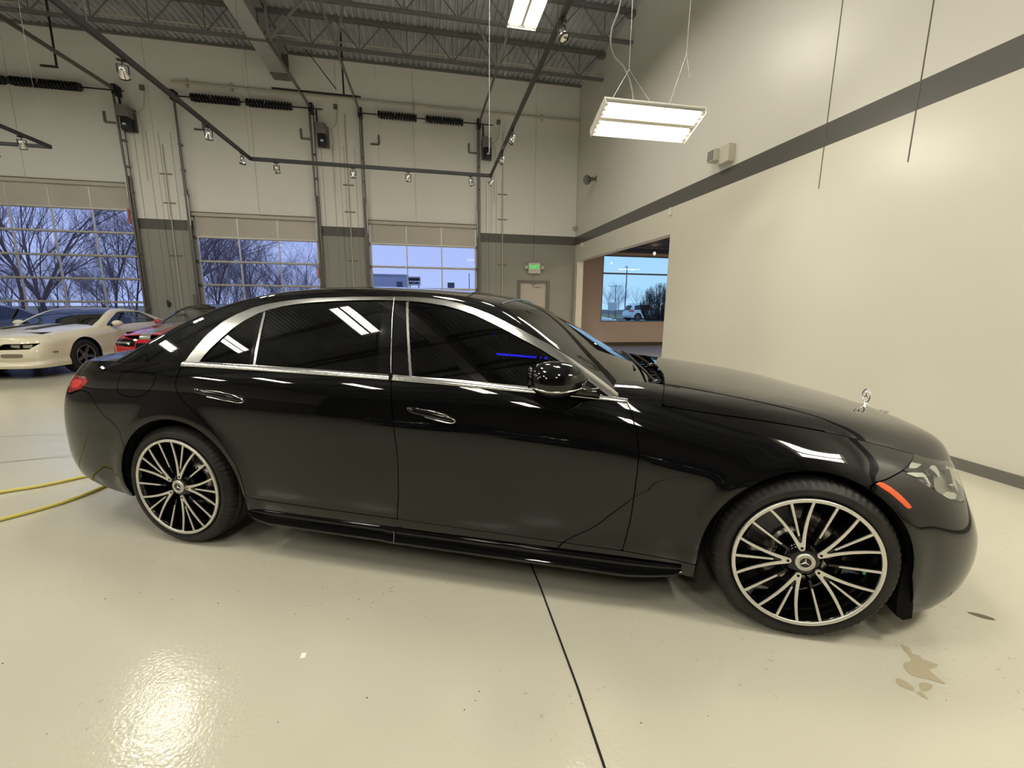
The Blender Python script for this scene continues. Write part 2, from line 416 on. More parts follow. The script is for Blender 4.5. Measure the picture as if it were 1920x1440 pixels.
# roof deck: corrugated steel, ribs running towards the doors
vs = []; fs = []
x = XL-0.1; prof = []
while x < XR+0.2:
    prof += [(x, ZC), (x+0.055, ZC), (x+0.075, ZC+0.045), (x+0.13, ZC+0.045)]; x += 0.15
n = len(prof)
for y in (YF-0.1, YB+0.1):
    for a, b in prof: vs.append((a, y, b))
for i in range(n-1): fs.append((i, i+1, n+i+1, n+i))
for y in (YF-0.1, YB+0.1):
    for a, b in ((XL-0.1, ZC+0.12), (XR+0.2, ZC+0.12)): vs.append((a, y, b))
fs.append((2*n, 2*n+1, 2*n+3, 2*n+2))
me = bpy.data.meshes.new('ceiling'); me.from_pydata(vs, [], fs)
S(link_mesh('ceiling', me, M['deck']))

S(MB().box((XL, YB-0.06, ZC-0.05), (XR, YB, ZC)).build('trim_1', M['joist']))
# open-web joists, parallel to the door wall
def joist(y, label, single, x0=XL+0.2, x1=XR):
    t = empty('roof_joist', (0, y, 0), 0, label, 'joist', 'roof joists')
    zt, zb = ZC-0.02, 7.09
    MB().box((x0, -0.055, zt-0.06), (x1, -0.012, zt)).box((x0, 0.012, zt-0.06), (x1, 0.055, zt)).build('top_chord', M['joist'], t)
    MB().box((x0, -0.045, zb-0.03), (x1-0.02, -0.01, zb+0.02)).box((x0, 0.01, zb-0.03), (x1-0.02, 0.045, zb+0.02)).build('bottom_chord', M['joist'], t)
    P = 1.05; xs = x1-0.15
    up = MB().tube([(0, 0, zb), (-P/2, 0, zt-0.03)], 0.013, 6).mesh('web_bar')
    dn = MB().tube([(0, 0, zt-0.03), (-P/2, 0, zb)], 0.013, 6).mesh('web_bar')
    vt = MB().tube([(0, 0, zt-0.03), (0, 0, zb)], 0.010, 6).mesh('web_post')
    if single:
        x = xs
        while x > (-9.5 if single else x0):
            link_mesh('web_bar', dn, M['joist'], t, (x, 0, 0)); link_mesh('web_bar', up, M['joist'], t, (x-P/2, 0, 0))
            link_mesh('web_post', vt, M['joist'], t, (x-P/2, 0, 0))
            x -= P
    else: x = xs
    if x > x0+P:
        mb = MB()
        while x > x0+P:
            mb.tube([(x, 0, zt-0.03), (x-P/2, 0, zb), (x-P, 0, zt-0.03)], 0.013, 6)
            mb.tube([(x-P/2, 0, zt-0.03), (x-P/2, 0, zb)], 0.010, 5); x -= P
        mb.build('web_bars', M['joist'], t)['kind'] = 'stuff'
    MB().box((x1-0.16, -0.07, zt-0.12), (x1, 0.07, zt-0.05)).build('bearing_seat', M['joist'], t)
lab = ['grey open web roof joist nearest the overhead door wall', 'second grey open web roof joist out from the door wall',
       'third grey open web roof joist out from the door wall', 'fourth grey open web roof joist out from the door wall']
for k in range(12):
    joist(7.95-1.6*k, lab[k] if k < 4 else 'grey open web roof joist above and behind the viewer', k < 4)
# painted girder that carries the joists
g = empty('roof_girder', (-2.4, 0, 0), 0, 'pale grey steel girder running out from the door wall under the roof deck', 'girder')
MB().box((-0.19, YF, 7.07), (0.19, YB-0.005, 7.10)).build('bottom_flange', M['girder'], g)
MB().box((-0.012, YF, 7.10), (0.012, YB-0.005, 7.66)).build('web', M['girder'], g)
MB().box((-0.17, YF, 7.66), (0.17, YB-0.005, 7.69)).build('top_flange', M['girder'], g)
MB().box((-0.20, YB-0.36, 7.05), (0.20, YB-0.002, 7.07)).box((-0.17, YB-0.03, 7.1), (0.17, YB-0.01, 7.66)).build('end_bracket', M['frame_grey'], g)
# pipes under the deck near the wall
for k, (yy, zz, rr) in enumerate(((8.12, 7.30, 0.016), (8.30, 7.27, 0.02))):
    tag(MB().tube([(XL+0.1, yy, zz), (XR-0.02, yy, zz)], rr, 8).build('ceiling_pipe', M['conduit']), 'thin pale pipe under the roof deck, '+('nearer the viewer' if k == 0 else 'nearer the door wall'), 'pipe', 'ceiling pipes')
# long white conduit along the door wall
c = MB().tube([(-4.95, YB-0.05, 6.76), (XR-0.01, YB-0.05, 6.76)], 0.028, 10).build('wall_conduit', M['conduit'])
tag(c, 'long cream conduit along the top of the door wall', 'conduit')
for xx in (-4.6, -3.6, -0.6, 0.9, 4.5):
    MB().box((xx-0.015, YB-0.085, 6.66), (xx+0.015, YB-0.0, 6.86)).build('conduit_clamp', M['conduit'], c)

# ---------------------------------------------------------------- overhead doors
MUNT = {0: 5, 1: 3, 2: 3}
LINES = {0: [4.245, 3.70, 3.135, 2.56, 1.985, 1.40, 0.81, 0.20, 0.01], 1: [3.655, 3.11, 2.49, 1.88, 1.27, 0.66, 0.02], 2: [3.655, 3.10, 2.475, 1.87, 1.26, 0.65, 0.02]}
YD = YB+0.035
def pane_mesh(w, h): return MB().box((-w/2, -0.003, -h/2), (w/2, 0.003, h/2)).mesh('pane')
for i, (x0, x1, top) in enumerate(DOORS):
    d = empty('door_%d' % (i+1), ((x0+x1)/2, YD, 0)); d['kind'] = 'structure'
    W = x1-x0; n = MUNT[i]; L = LINES[i]; cw = (W-0.10)/n
    for s in range(len(L)-1):
        z1, z0 = L[s], L[s+1]; h = z1-z0
        mb = MB(); r = 0.028
        mb.box((-W/2, -0.02, z0+0.003), (W/2, 0.02, z0+r)).box((-W/2, -0.02, z1-r), (W/2, 0.02, z1-0.003))
        mb.box((-W/2, -0.02, z0+r), (-W/2+0.07, 0.02, z1-r)).box((W/2-0.07, -0.02, z0+r), (W/2, 0.02, z1-r))
        for k in range(1, n):
            xx = -W/2+0.05+cw*k; mb.box((xx-0.016, -0.02, z0+r), (xx+0.016, 0.02, z1-r))
        sec = mb.build('door_section', M['alu'], d)
        for k in range(n):
            xa = -W/2+0.05+cw*k+(0.02 if k == 0 else 0.016); xb = -W/2+0.05+cw*(k+1)-(0.02 if k == n-1 else 0.016)
            if s == 0: MB().box((xa, -0.012, z0+r), (xb, 0.012, z1-r)).build('solid_panel', M['door_panel'], sec)
            else: MB().box((xa, -0.003, z0+r), (xb, 0.003, z1-r)).build('pane', M['pane'], sec)
        # strut along each section joint, roller bracket at both ends
        if s: MB().box((-W/2, -0.05, z1-0.014), (W/2, -0.02, z1+0.014)).build('section_strut', M['alu'], d)
        for q in (-1, 1): MB().box((q*W/2-0.045, -0.055, z1-0.05), (q*W/2+0.045, -0.02, z1+0.03)).build('roller_bracket', M['rail'], d)
    MB().box((-W/2-0.02, -0.075, top-0.03), (W/2+0.02, -0.03, top+0.055)).build('head_rail', M['door_panel'], d)
    MB().box((-W/2-0.02, -0.085, top+0.055), (W/2+0.02, -0.03, top+0.07)).build('head_seal', M['dark_trim'], d)
# vertical lift tracks with ceiling rails
tl = ['left', 'right']; dn = ['wide left overhead door', 'middle overhead door', 'right overhead door']
for i, (x0, x1, top) in enumerate(DOORS):
    for q in range(2):
        if i == 0 and q == 0: continue
        xx = (x0-0.05, x1+0.05)[q]; sg = (-1, 1)[q]
        t = empty('door_track', (xx, YB, 0), 0, 'galvanised lift track at the %s side of the %s' % (tl[q], dn[i]), 'door track', 'overhead door tracks')
        MB().box((-0.012, -0.085, 0), (0.012, -0.002, 3.0+top*0.35)).box((-0.035, -0.09, 0), (0.035, -0.08, 3.0+top*0.35)).build('wall_angle', M['rail'], t)
        p = [(-sg*0.03, -0.11, 0.02), (-sg*0.03, -0.11, top), (-sg*0.03, -0.15, top+1.0), (-sg*0.03, -0.19, 6.40)]
        MB().tube(p, 0.026, 8).build('guide_rail', M['rail'], t)
        MB().tube([(-sg*0.055, -0.135, top-0.3), (-sg*0.055, -0.14, top+0.45)], 0.012, 6).build('rail_edge', M['rail_bright'], t)
        MB().tube([(sg*0.035, -0.06, 0.02), (sg*0.035, -0.06, 6.35)], 0.013, 6).build('outer_angle', M['rail'], t)
        MB().bar((0, -0.1, 6.42), (0, YB*0-3.35, 6.28), 0.03, 0.085).build('ceiling_rail', M['rail'], t)
        MB().bar((0, -3.3, 6.30), (-0.45 if q == 0 else -0.30, -2.3, 7.66), 0.05, 0.012, (0, 1, 0)).build('hanger_strap', M['girder'], t)
        MB().bar((0, -3.3, 6.30), (0.02 if q == 0 else 0.45, -2.3, 7.66), 0.05, 0.012, (0, 1, 0)).build('hanger_strap', M['girder'], t)
        for zz in (1.2, 2.6, 4.1, 4.7, 5.3):
            MB().box((-0.04, -0.12, zz), (0.04, -0.0, zz+0.03)).build('track_bracket', M['rail'], t)
        MB().box((-0.05, -0.22, 6.30), (0.05, -0.0, 6.52)).build('shaft_bearing_plate', M['spring'], t)
# torsion shafts and springs
def spring(x0, x1, label):
    L = x1-x0
    o = MB().tube([(0, 0, 0), (L, 0, 0)], 0.055, 12).build('torsion_spring', M['spring'], None, (x0, YB-0.14, 6.405))
    tag(o, label, 'spring', 'torsion springs over the doors')
    pts = []; turns = int(L/0.070); n = turns*12
    for k in range(n+1):
        a = 2*PI*k/12; pts.append((L*k/n, math.cos(a)*0.080, math.sin(a)*0.080))
    MB().tube(pts, 0.023, 6).build('coil', M['spring'], o)
    for xx in (-0.03, L): MB().lathe([(xx, 0.0), (xx, 0.085), (xx+0.03, 0.085), (xx+0.03, 0.0)], 16, axis='x').build('end_cone', M['motor'], o)
    MB().box((L*0.42, -0.10, -0.012), (L*0.42+0.02, -0.075, 0.06)).build('paint_mark', M['wire'], o)
for i, (x0, x1, sp) in enumerate(((-10.63, -5.95, ((-9.9, -8.35), (-8.2, -6.86))), (-4.95, -1.45, ((-4.48, -3.45), (-3.25, -2.23))), (-0.55, 3.05, ((-0.04, 0.92), (1.22, 2.18))))):
    tag(MB().tube([(x0, YB-0.14, 6.405), (x1, YB-0.14, 6.405)], 0.016, 8).build('torsion_shaft', M['spring']), 'dark steel torsion shaft above the %s' % dn[i], 'shaft', 'torsion shafts')
    for k, (a, b) in enumerate(sp): spring(a, b, 'dark coil torsion spring, %s of two above the %s' % (('left', 'right')[k], dn[i]))
# openers beside the doors
for i, (xx, z) in enumerate(((-5.98, 5.82), (-1.52, 5.80), (2.86, 5.80))):
    t = empty('door_opener', (xx, YB-0.02, z), 0, 'dark motor opener on the wall right of the %s' % dn[i], 'door opener', 'jackshaft openers')
    MB().box((-0.13, -0.04, -0.30), (0.17, -0.0, 0.22)).build('back_plate', M['motor_grey'] if i else M['rail'], t)
    MB().box((-0.12, -0.28, -0.02), (0.13, -0.04, 0.24)).build('gear_box', M['motor_grey'], t, bevel=0.01)
    MB().lathe([(-0.26, 0.02), (-0.26, 0.10), (-0.22, 0.115), (0.0, 0.115), (0.02, 0.09)], 20, (0.02, -0.17, -0.05), 'z').build('motor', M['motor'], t)
    MB().box((0.0, -0.30, -0.22), (0.07, -0.285, -0.18)).build('rating_label', M['sign_white'], t)
    MB().tube([(-0.09, -0.12, 0.2), (-0.09, -0.12, 0.58)], 0.022, 8).build('chain_guard', M['motor'], t)
    MB().tube([(0.14, -0.1, 0.15), (0.24, -0.06, 0.12), (0.28, -0.03, -0.1), (0.24, -0.02, -0.5), (0.24, -0.02, -1.4)], 0.008, 6).build('cable', M['conduit'], t)
    MB().box((0.32, -0.03, 0.68), (0.42, 0.015, 0.80)).build('junction_box', M['frame_grey'], t)
    MB().tube([(0.41, -0.01, 0.68), (0.36, -0.01, 0.3), (0.2, -0.03, 0.15)], 0.008, 6).build('flex_conduit', M['conduit'], t)
# small angle brackets beside the tracks
for k, (xx, zz, f) in enumerate(((-4.35, 5.72, 1), (-2.05, 5.70, -1), (-0.08, 5.70, 1), (2.38, 5.68, -1), (-6.5, 5.72, -1))):
    o = MB().bar((xx, YB-0.02, zz), (xx, YB-0.02, zz+0.24), 0.05, 0.03, (0, 1, 0)).bar((xx, YB-0.02, zz), (xx-f*0.22, YB-0.02, zz), 0.04, 0.03, (0, 1, 0)).build('wall_bracket', M['rail'])
    tag(o, 'small grey bracket, %s' % ('inside the left track of the middle door', 'inside the right track of the middle door', 'inside the left track of the right door', 'inside the right track of the right door', 'inside the right track of the wide left door')[k], 'bracket', 'wall brackets')
# vertical conduits with clamps on the piers
for k, (xx, z1) in enumerate(((-5.33, 5.3), (-0.93, 6.4), (3.36, 6.3))):
    o = MB().tube([(xx, YB-0.02, 0.9 if k != 2 else 1.2), (xx, YB-0.02, z1)], 0.014, 8).build('wall_conduit', M['conduit'])
    tag(o, 'thin upright conduit on the wall %s' % ('between the left and middle doors', 'between the middle and right doors', 'right of the right overhead door')[k], 'conduit', 'upright conduits')
    for zz in (2.6, 3.9, 4.6):
        MB().box((xx-0.14, YB-0.018, zz), (xx+0.14, YB-0.002, zz+0.03)).build('strut_clamp', M['rail'], o)
# T shaped pipe hangers and little boxes
for k, (a, b, c_, yy, z) in enumerate(((-2.35, -0.36, -0.75, 8.5, 6.36), (-6.55, -6.25, -6.27, 8.0, 6.15))):
    o = MB().tube([(a, yy, z), (b, yy, z)], 0.025, 8).build('pipe_hanger', M['track']); tag(o, 'black horizontal bar hung on a black drop pipe %s' % ('by the middle door', 'by the wide left door')[k], 'pipe', 'drop pipes')
    MB().tube([(c_, yy, z), (c_, yy, ZC)], 0.02, 8).build('drop_pipe', M['track'], o)
tag(MB().bar((-1.72, 9.3, 8.0-0.35), (-1.05, 9.3, 6.82), 0.02, 0.02).build('brace_rod', M['track']), 'black slanting rod below the deck by the middle door', 'rod')
sn = MB().box((XR-0.12, YB-0.10, 3.70), (XR-0.02, YB-0.01, 3.80)).lathe([(0, 0.02), (-0.05, 0.03), (-0.09, 0.0)], 12, (XR-0.07, YB-0.1, 3.75), 'y').build('corner_sensor', M['conduit'])
tag(sn, 'small beige sensor in the corner just above the grey band', 'sensor')
tag(MB().box((XR-0.03, 9.04, 3.14), (XR, 9.12, 3.26)).build('wall_sensor', M['white_enamel']), 'tiny white sensor on the right wall near the corner', 'sensor')
tag(MB().box((XR-0.04, 4.25, 3.12), (XR, 4.33, 3.25)).build('wall_sensor', M['white_enamel']), 'tiny white sensor on the right wall above the edge of the opening', 'sensor')
# wall control box, reel on pier
tag(MB().box((-5.02, YB-0.1, 1.15), (-4.92, YB-0.01, 1.62)).build('control_box', M['frame_grey'], bevel=0.008), 'tall grey control box on the pier by the middle door', 'box')
tag(MB().tube([(-5.65, YB-0.03, 1.3), (-5.62, YB-0.05, 1.38), (-5.66, YB-0.05, 1.46)], [0.03, 0.045, 0.02], 8).build('wall_hook', M['motor']), 'small black hook on the pier right of the wide left door', 'hook')
tag(MB().box((-5.42, YB-0.06, 1.10), (-5.28, YB-0.01, 1.2)).build('outlet_box', M['conduit'], bevel=0.006), 'small greenish outlet box low on the left pier', 'box')
for k, (x_, z_, h_) in enumerate(((-6.22, 3.35, 0.36), (-1.82, 2.1, 0.3))):
    tag(MB().box((x_-0.03, YB-0.12, z_), (x_+0.02, YB-0.09, z_+h_)).build('warning_strip', mat('faded_red', (0.45, 0.13, 0.07), 0.5)), 'short faded red strip on the right jamb of the %s door' % ('wide left', 'middle')[k], 'strip')

# ---------------------------------------------------------------- exit door and sign
x0, x1, zt = EX
d4 = S(MB().box((x0+0.03, YB+0.03, 0.005), (x1-0.03, YB+0.075, zt-0.03)).build('door_4', M['door_steel']))
fr = MB().box((x0-0.07, YB-0.025, 0), (x0+0.03, YB+0.1, zt+0.04)).box((x1-0.03, YB-0.025, 0), (x1+0.07, YB+0.1, zt+0.04)).box((x0+0.03, YB-0.025, zt-0.03), (x1-0.03, YB+0.1, zt+0.04))
fr.build('door_frame', M['frame_grey'], d4)
cl = MB().box((4.35, YB-0.03, 1.98), (4.60, YB+0.03, 2.05)).build('door_closer', M['door_steel'], d4, bevel=0.006)
MB().bar((4.40, YB-0.05, 2.06), (4.20, YB-0.02, 2.12), 0.02, 0.02).bar((4.2, YB-0.02, 2.12), (4.38, YB-0.02, 2.12), 0.02, 0.015).build('closer_arm', M['rail'], cl)
MB().box((4.0, YB-0.03, 1.0), (4.7, YB+0.03, 1.06)).build('panic_bar', M['rail'], d4)
es = empty('exit_sign', (4.345, YB-0.05, 2.54), 0, 'pale exit sign with green letters and two small lamps above the steel door', 'exit sign')
MB().box((-0.19, -0.045, -0.16), (0.19, 0.045, 0.16)).build('housing', M['sign_body'], es, bevel=0.012)
MB().box((-0.135, -0.049, -0.055), (0.135, -0.045, 0.115)).build('letter_panel', M['sign_face'], es)
cu = bpy.data.curves.new('exit_text', 'FONT'); cu.body = 'EXIT'; cu.size = 0.155; cu.extrude = 0.003; cu.align_x = 'CENTER'; cu.align_y = 'CENTER'; cu.offset = 0.003
tmp = bpy.data.objects.new('exit_text', cu); col.objects.link(tmp)
bpy.context.view_layer.update()
me = bpy.data.meshes.new_from_object(tmp.evaluated_get(bpy.context.evaluated_depsgraph_get())); bpy.data.objects.remove(tmp)
me.materials.clear(); link_mesh('letters', me, M['sign_green'], es, (0, -0.053, 0.03), (PI/2, 0, 0))
for q in (-1, 1):
    h = MB().lathe([(-0.06, 0.0), (-0.06, 0.062), (0.02, 0.045), (0.03, 0.0)], 16, (q*0.25, -0.02, 0.02), 'y').build('emergency_lamp', M['sign_body'], es)
    MB().tube([(q*0.19, 0, -0.06), (q*0.25, 0, 0.02)], 0.014, 6).build('lamp_neck', M['speaker_grey'], es)

# ---------------------------------------------------------------- things on the right wall
h = empty('horn_speaker', (XR, 8.2, 4.79), 0, 'grey horn loudspeaker on the upper right wall near the corner', 'loudspeaker')
d = Vector((-0.78, -0.55, -0.28)).normalized(); o0 = Vector((-0.10, 0, 0))
def cone(pts, name, m, par):  # revolve along direction d
    u, v = basis(d); vs = []; fs = []; n = 20
    for a, r in pts:
        for k in range(n): t = 2*PI*k/n; vs.append(o0+d*a+(u*math.cos(t)+v*math.sin(t))*r)
    for i in range(len(pts)-1):
        for k in range(n): fs.append((i*n+k, i*n+(k+1) % n, (i+1)*n+(k+1) % n, (i+1)*n+k))
    mb = MB().add(vs, fs, True); return mb.build(name, m, par)
cone([(-0.04, 0.0), (-0.04, 0.05), (0.06, 0.055), (0.10, 0.05), (0.16, 0.075), (0.25, 0.115), (0.27, 0.125), (0.26, 0.115), (0.15, 0.05), (0.12, 0.0)], 'horn', M['speaker_grey'], h)
cone([(0.13, 0.0), (0.2, 0.045), (0.22, 0.03), (0.22, 0.0)], 'driver_cone', M['frame_grey'], h)
MB().tube([(0, 0, 0.02), (-0.08, 0, 0.0)], 0.02, 8).box((-0.01, -0.05, -0.06), (0, 0.05, 0.08)).build('wall_mount', M['speaker_grey'], h)
t = empty('flood_unit', (XR, 2.80, 3.70), 0, 'cream box lamp on the right wall just above the grey band', 'wall lamp')
MB().box((-0.12, -0.16, -0.13), (0, 0.06, 0.12)).build('box', M['conduit'], t, bevel=0.008)
MB().box((-0.20, 0.06, -0.06), (-0.04, 0.24, 0.11)).build('lamp_head', M['conduit'], t, bevel=0.008)
MB().box((-0.204, 0.075, -0.045), (-0.198, 0.225, 0.095)).build('lamp_glass', M['speaker_grey'], t)

# ---------------------------------------------------------------- room behind the opening
NX1, NY0, NY1, NZ = 14.0, 3.2, 11.2, 3.30
S(boxobj('floor_next_room', (XR+0.15, NY0, -0.2), (NX1, NY1, 0.002), M['next_floor']))
WN = (7.24, 12.4, 0.875, 3.20)
mb = MB()
for a0, a1, b0, b1 in rect_cut((XR+0.2, NX1, 0, NZ+0.2), [WN]): mb.box((a0, NY1, b0), (a1, NY1+0.2, b1))
S(mb.build('wall_next_room_back', M['next_wall']))
S(boxobj('wall_next_room_right', (NX1, NY0, 0), (NX1+0.2, NY1+0.2, NZ), M['next_wall']))
S(boxobj('wall_next_room_front', (XR+0.2, NY0-0.2, 0), (NX1+0.2, NY0, NZ), M['next_wall']))
S(boxobj('wall_next_room_left', (XR+0.05, YB+0.1, 0), (XR+0.22, NY1+0.2, NZ), M['next_wall']))
ce = S(boxobj('ceiling_next_room', (XR+0.2, NY0, NZ), (NX1+0.2, NY1+0.2, NZ+0.2), M['next_ceiling']))
for k in range(1, 9): MB().box((XR+0.2, NY0+k*0.95, NZ-0.012), (NX1, NY0+k*0.95+0.03, NZ)).build('ceiling_bar', M['frame_grey'], ce)
for x_, y_ in ((7.6, 4.4), (11.0, 5.6)):  # area lights added out of view to brighten the next room's wall
    ld = bpy.data.lights.new('next_room_fill', 'AREA'); ld.shape = 'RECTANGLE'; ld.size = 1.1; ld.size_y = 0.3; ld.energy = 165; ld.color = (1.0, 0.86, 0.68)
    lo = bpy.data.objects.new('next_room_fill', ld); col.objects.link(lo); lo.location = (x_, y_, NZ-0.06)
S(boxobj('baseboard_next_room', (XR+0.2, NY1-0.02, 0), (NX1, NY1, 0.13), M['dark_trim']))
w1 = empty('window_1', (0, 0, 0)); w1['kind'] = 'structure'
yw = NY1+0.05
mb = MB().box((WN[0], yw-0.04, WN[2]), (WN[0]+0.035, yw+0.05, WN[3])).box((WN[1]-0.035, yw-0.04, WN[2]), (WN[1], yw+0.05, WN[3]))
mb.box((WN[0], yw-0.04, WN[3]-0.035), (WN[1], yw+0.05, WN[3])).box((WN[0], yw-0.06, WN[2]), (WN[1], yw+0.05, WN[2]+0.035)).box((WN[0], yw-0.04, 2.55), (WN[1], yw+0.05, 2.60)).box((9.95, yw-0.04, WN[2]), (10.0, yw+0.05, WN[3]))
mb.build('window_frame', M['far_dark'], w1)
for a, b in ((WN[0]+0.035, 9.95), (10.0, WN[1]-0.035)):
    for c_, d_ in ((WN[2]+0.035, 2.55), (2.60, WN[3]-0.035)): MB().box((a, yw-0.003, c_), (b, yw+0.003, d_)).build('pane', M['window_pane'], w1)
pb = empty('pendant_bulb', (8.3, 9.6, NZ), 0, 'small glowing bulb under the dark ceiling beyond the opening', 'lamp')
MB().tube([(0, 0, 0), (0, 0, -0.12)], 0.006, 6).lathe([(-0.16, 0.03), (-0.12, 0.03), (-0.12, 0.0)], 12, (0, 0, 0), 'z').build('socket', M['matte_black'], pb)
MB().ellipsoid((0, 0, -0.20), (0.035, 0.035, 0.045), 12, 8).build('glass_bulb', M['bulb'], pb)

# ---------------------------------------------------------------- ceiling fixtures
def fixture(name, loc, rot, label, w=0.50, L=1.22, tubes=3, power=LAMP_W, light=True):
    t = empty(name, loc, 0, label, 'ceiling light', 'fluorescent fixtures'); t.rotation_euler = rot
    MB().box((-L/2, -w/2, 0.0), (L/2, w/2, 0.02)).box((-L/2, -0.02, -0.045), (L/2, 0.02, 0.0)).build('housing', M['white_enamel'], t)
    for e in (-1, 1): MB().box((e*(L/2+0.006)-0.006, -w/2, -0.07), (e*(L/2+0.006)+0.006, w/2, 0.02)).build('end_cap', M['white_enamel'], t)
    for sg in (-1, 1):
        prof = [(sg*0.022, -0.045), (sg*0.05, -0.004), (sg*(w/2-0.03), -0.004), (sg*w/2, -0.055)]
        vs = [(x, y, z) for x in (-L/2, L/2) for y, z in prof]; n = 4
        me = bpy.data.meshes.new('reflector'); me.from_pydata(vs, [], [(i, i+1, n+i+1, n+i) for i in range(n-1)])
        link_mesh('reflector', me, M['reflector'], t)
    for sg in (-1, 1):
        for k in range(tubes):
            y = sg*(0.06+(w/2-0.10)*k/(tubes-1)) if tubes > 1 else sg*w/4
            tb = MB().tube([(-L/2+0.03, 0, 0), (L/2-0.03, 0, 0)], 0.012, 8).build('fluorescent_tube', M['tube'], t, (0, y, -0.032))
            for e in (-1, 1): MB().box((e*(L/2-0.02)-0.018, -0.014, -0.016), (e*(L/2-0.02)+0.018, 0.014, 0.03)).build('lamp_holder', M['white_enamel'], tb)
        if light:
            ld = bpy.data.lights.new('lamp_glow', 'AREA'); ld.shape = 'RECTANGLE'; ld.size = L-0.10; ld.size_y = w/2-0.06
            ld.energy = power; ld.color = LAMP_COL; ld.spread = PI
            lo = bpy.data.objects.new('lamp_glow', ld); col.objects.link(lo); lo.parent = t; lo.location = (0, sg*(w/4+0.005), -0.05)
    if light:   # upward area light, added to brighten the deck and upper walls
        ld = bpy.data.lights.new('up_fill', 'AREA'); ld.shape = 'RECTANGLE'; ld.size = L-0.15; ld.size_y = w-0.1; ld.energy = power*0.58; ld.color = LAMP_COL
        lo = bpy.data.objects.new('up_fill', ld); col.objects.link(lo); lo.parent = t; lo.location = (0, 0, 0.03); lo.rotation_euler = (PI, 0, 0)
    return t
def hang(t, loc, pts):
    for a, b in pts: MB().tube([a, b], 0.0028, 5).build('hanging_wire', M['wire'], t)
# visible fixture in front of the right wall, tilted on its chains
fa = fixture('ceiling_light', (3.63, 1.54, 3.54), (-0.43, -0.012, 0.01), 'tilted six tube fluorescent fixture hanging in front of the right wall', 0.45, 1.22, power=LAMP_W*0.42)
inv = fa.matrix_basis.inverted()
def w2l(t, p):
    m = Matrix.LocRotScale(t.location, t.rotation_euler, (1, 1, 1)); return m.inverted() @ Vector(p)
def wire(t, a, b, r=0.003, m='wire', name='hanging_wire'): MB().tube([w2l(t, p) for p in (a, b)], r, 6).build(name, M[m], t)
wire(fa, (3.47, 1.75, 4.15), (3.47, 1.75, ZC)); wire(fa, (3.47, 1.75, 4.15), (3.17, 1.68, 3.66)); wire(fa, (3.47, 1.75, 4.15), (3.86, 1.70, 3.68))
wire(fa, (4.20, 1.75, 4.40), (4.22, 1.75, ZC)); wire(fa, (4.20, 1.75, 4.40), (3.98, 1.72, 3.75)); wire(fa, (4.2, 1.75, 4.40), (4.2, 1.65, 4.1))
pts = [(3.40, 1.8, ZC), (3.38, 1.8, 5.2), (3.25, 1.8, 4.55), (3.28, 1.8, 4.32), (3.42, 1.78, 4.18), (3.50, 1.72, 3.95), (3.52, 1.66, 3.66)]
def smooth_pts(p, n=8):
    p = [Vector(q) for q in p]; out = []
    for i in range(len(p)-1):
        a = p[max(i-1, 0)]; b = p[i]; c = p[i+1]; d = p[min(i+2, len(p)-1)]
        for k in range(n):
            t = k/n; out.append(0.5*((2*b)+(-a+c)*t+(2*a-5*b+4*c-d)*t*t+(-a+3*b-3*c+d)*t**3))
    return out+[p[-1]]
MB().tube([w2l(fa, p) for p in smooth_pts(pts)], 0.010, 6).build('power_cord', M['cable'], fa)
fixture('ceiling_light', (4.55, -3.5, 3.8), (0.0, 0.0, 0.01), 'low hung fluorescent fixture near the right wall behind the viewer, seen only in reflections', 0.45, 1.22, power=LAMP_W*1.35)
FZ = 6.35
FIX = [((2.86, 4.38, FZ), 'fluorescent fixture high under the deck at the top centre of the view')]
for u_, v_ in ((-3.95, 4.45), (-9.8, 4.4), (0.4, 0.9), (2.9, 0.8), (-6.9, 1.6), (-3.1, -1.6), (0.0, -2.2), (-6.9, -1.1), (-9.3, 0.1),
               (-2.6, -5.8), (2.3, -5.4), (-2.8, -8.7), (1.2, -8.7), (-6.5, -5.5), (-9.6, -4.5), (-13.0, -3.9), (-13.5, 2.5)):
    FIX.append(((u_, v_, FZ), 'x'))
proto = None
for k, (p, lb) in enumerate(FIX):
    if lb == 'x': lb = 'fluorescent fixture under the deck outside the picture, seen only in reflections'
    if proto is None:
        t = fixture('ceiling_light', p, (0, 0, PI/2), lb, 0.52, 1.22); proto = t
        for a in (-0.5, 0.5): MB().tube([(a, 0, 0.02), (a, 0, ZC-FZ)], 0.003, 5).build('hanging_wire', M['wire'], t)
        MB().tube([(-0.62, -0.08, 0.03), (-1.2, 0.35, 0.0)], 0.012, 6).build('power_cord', M['cable'], t)
    else:
        t = copy_tree(proto); t.location = p; t['label'] = lb

# ---------------------------------------------------------------- hung track frames with spot heads
TZ = 3.80
fr1 = empty('track_light_frame', (0, 0, TZ), 0, 'large black rectangular track frame hung above the black sedan', 'track')
A, B_, C_, D_ = (-1.88, -0.6, 0), (-1.79, 5.03, 0), (2.31, 5.05, 0), (2.22, -0.6, 0)
for nm, p, q in (('left_bar', A, B_), ('far_bar', B_, C_), ('right_bar', C_, D_), ('near_bar', D_, A)):
    MB().bar(p, q, 0.036, 0.05).build('track_bar', M['track'], fr1)
    MB().bar((p[0], p[1], 0.030), (q[0], q[1], 0.030), 0.02, 0.012).build('track_wire_channel', M['motor'], fr1)
for x_, y_ in ((-1.79, 5.0), (2.22, 3.05), (2.24, 0.85), (-1.86, 1.5), (0.3, 5.04)):
    MB().tube([(x_, y_, 0.03), (x_, y_, ZC-TZ)], 0.0022, 5).build('hanging_rod', M['cable'], fr1)
MB().tube([(2.12, 3.9, 0.03), (2.12, 3.9, ZC-TZ)], 0.006, 6).build('white_drop_rod', M['white_enamel'], fr1)
fr2 = empty('track_light_frame', (0, 0, TZ), 0, 'smaller black track frame corner at the far left', 'track')
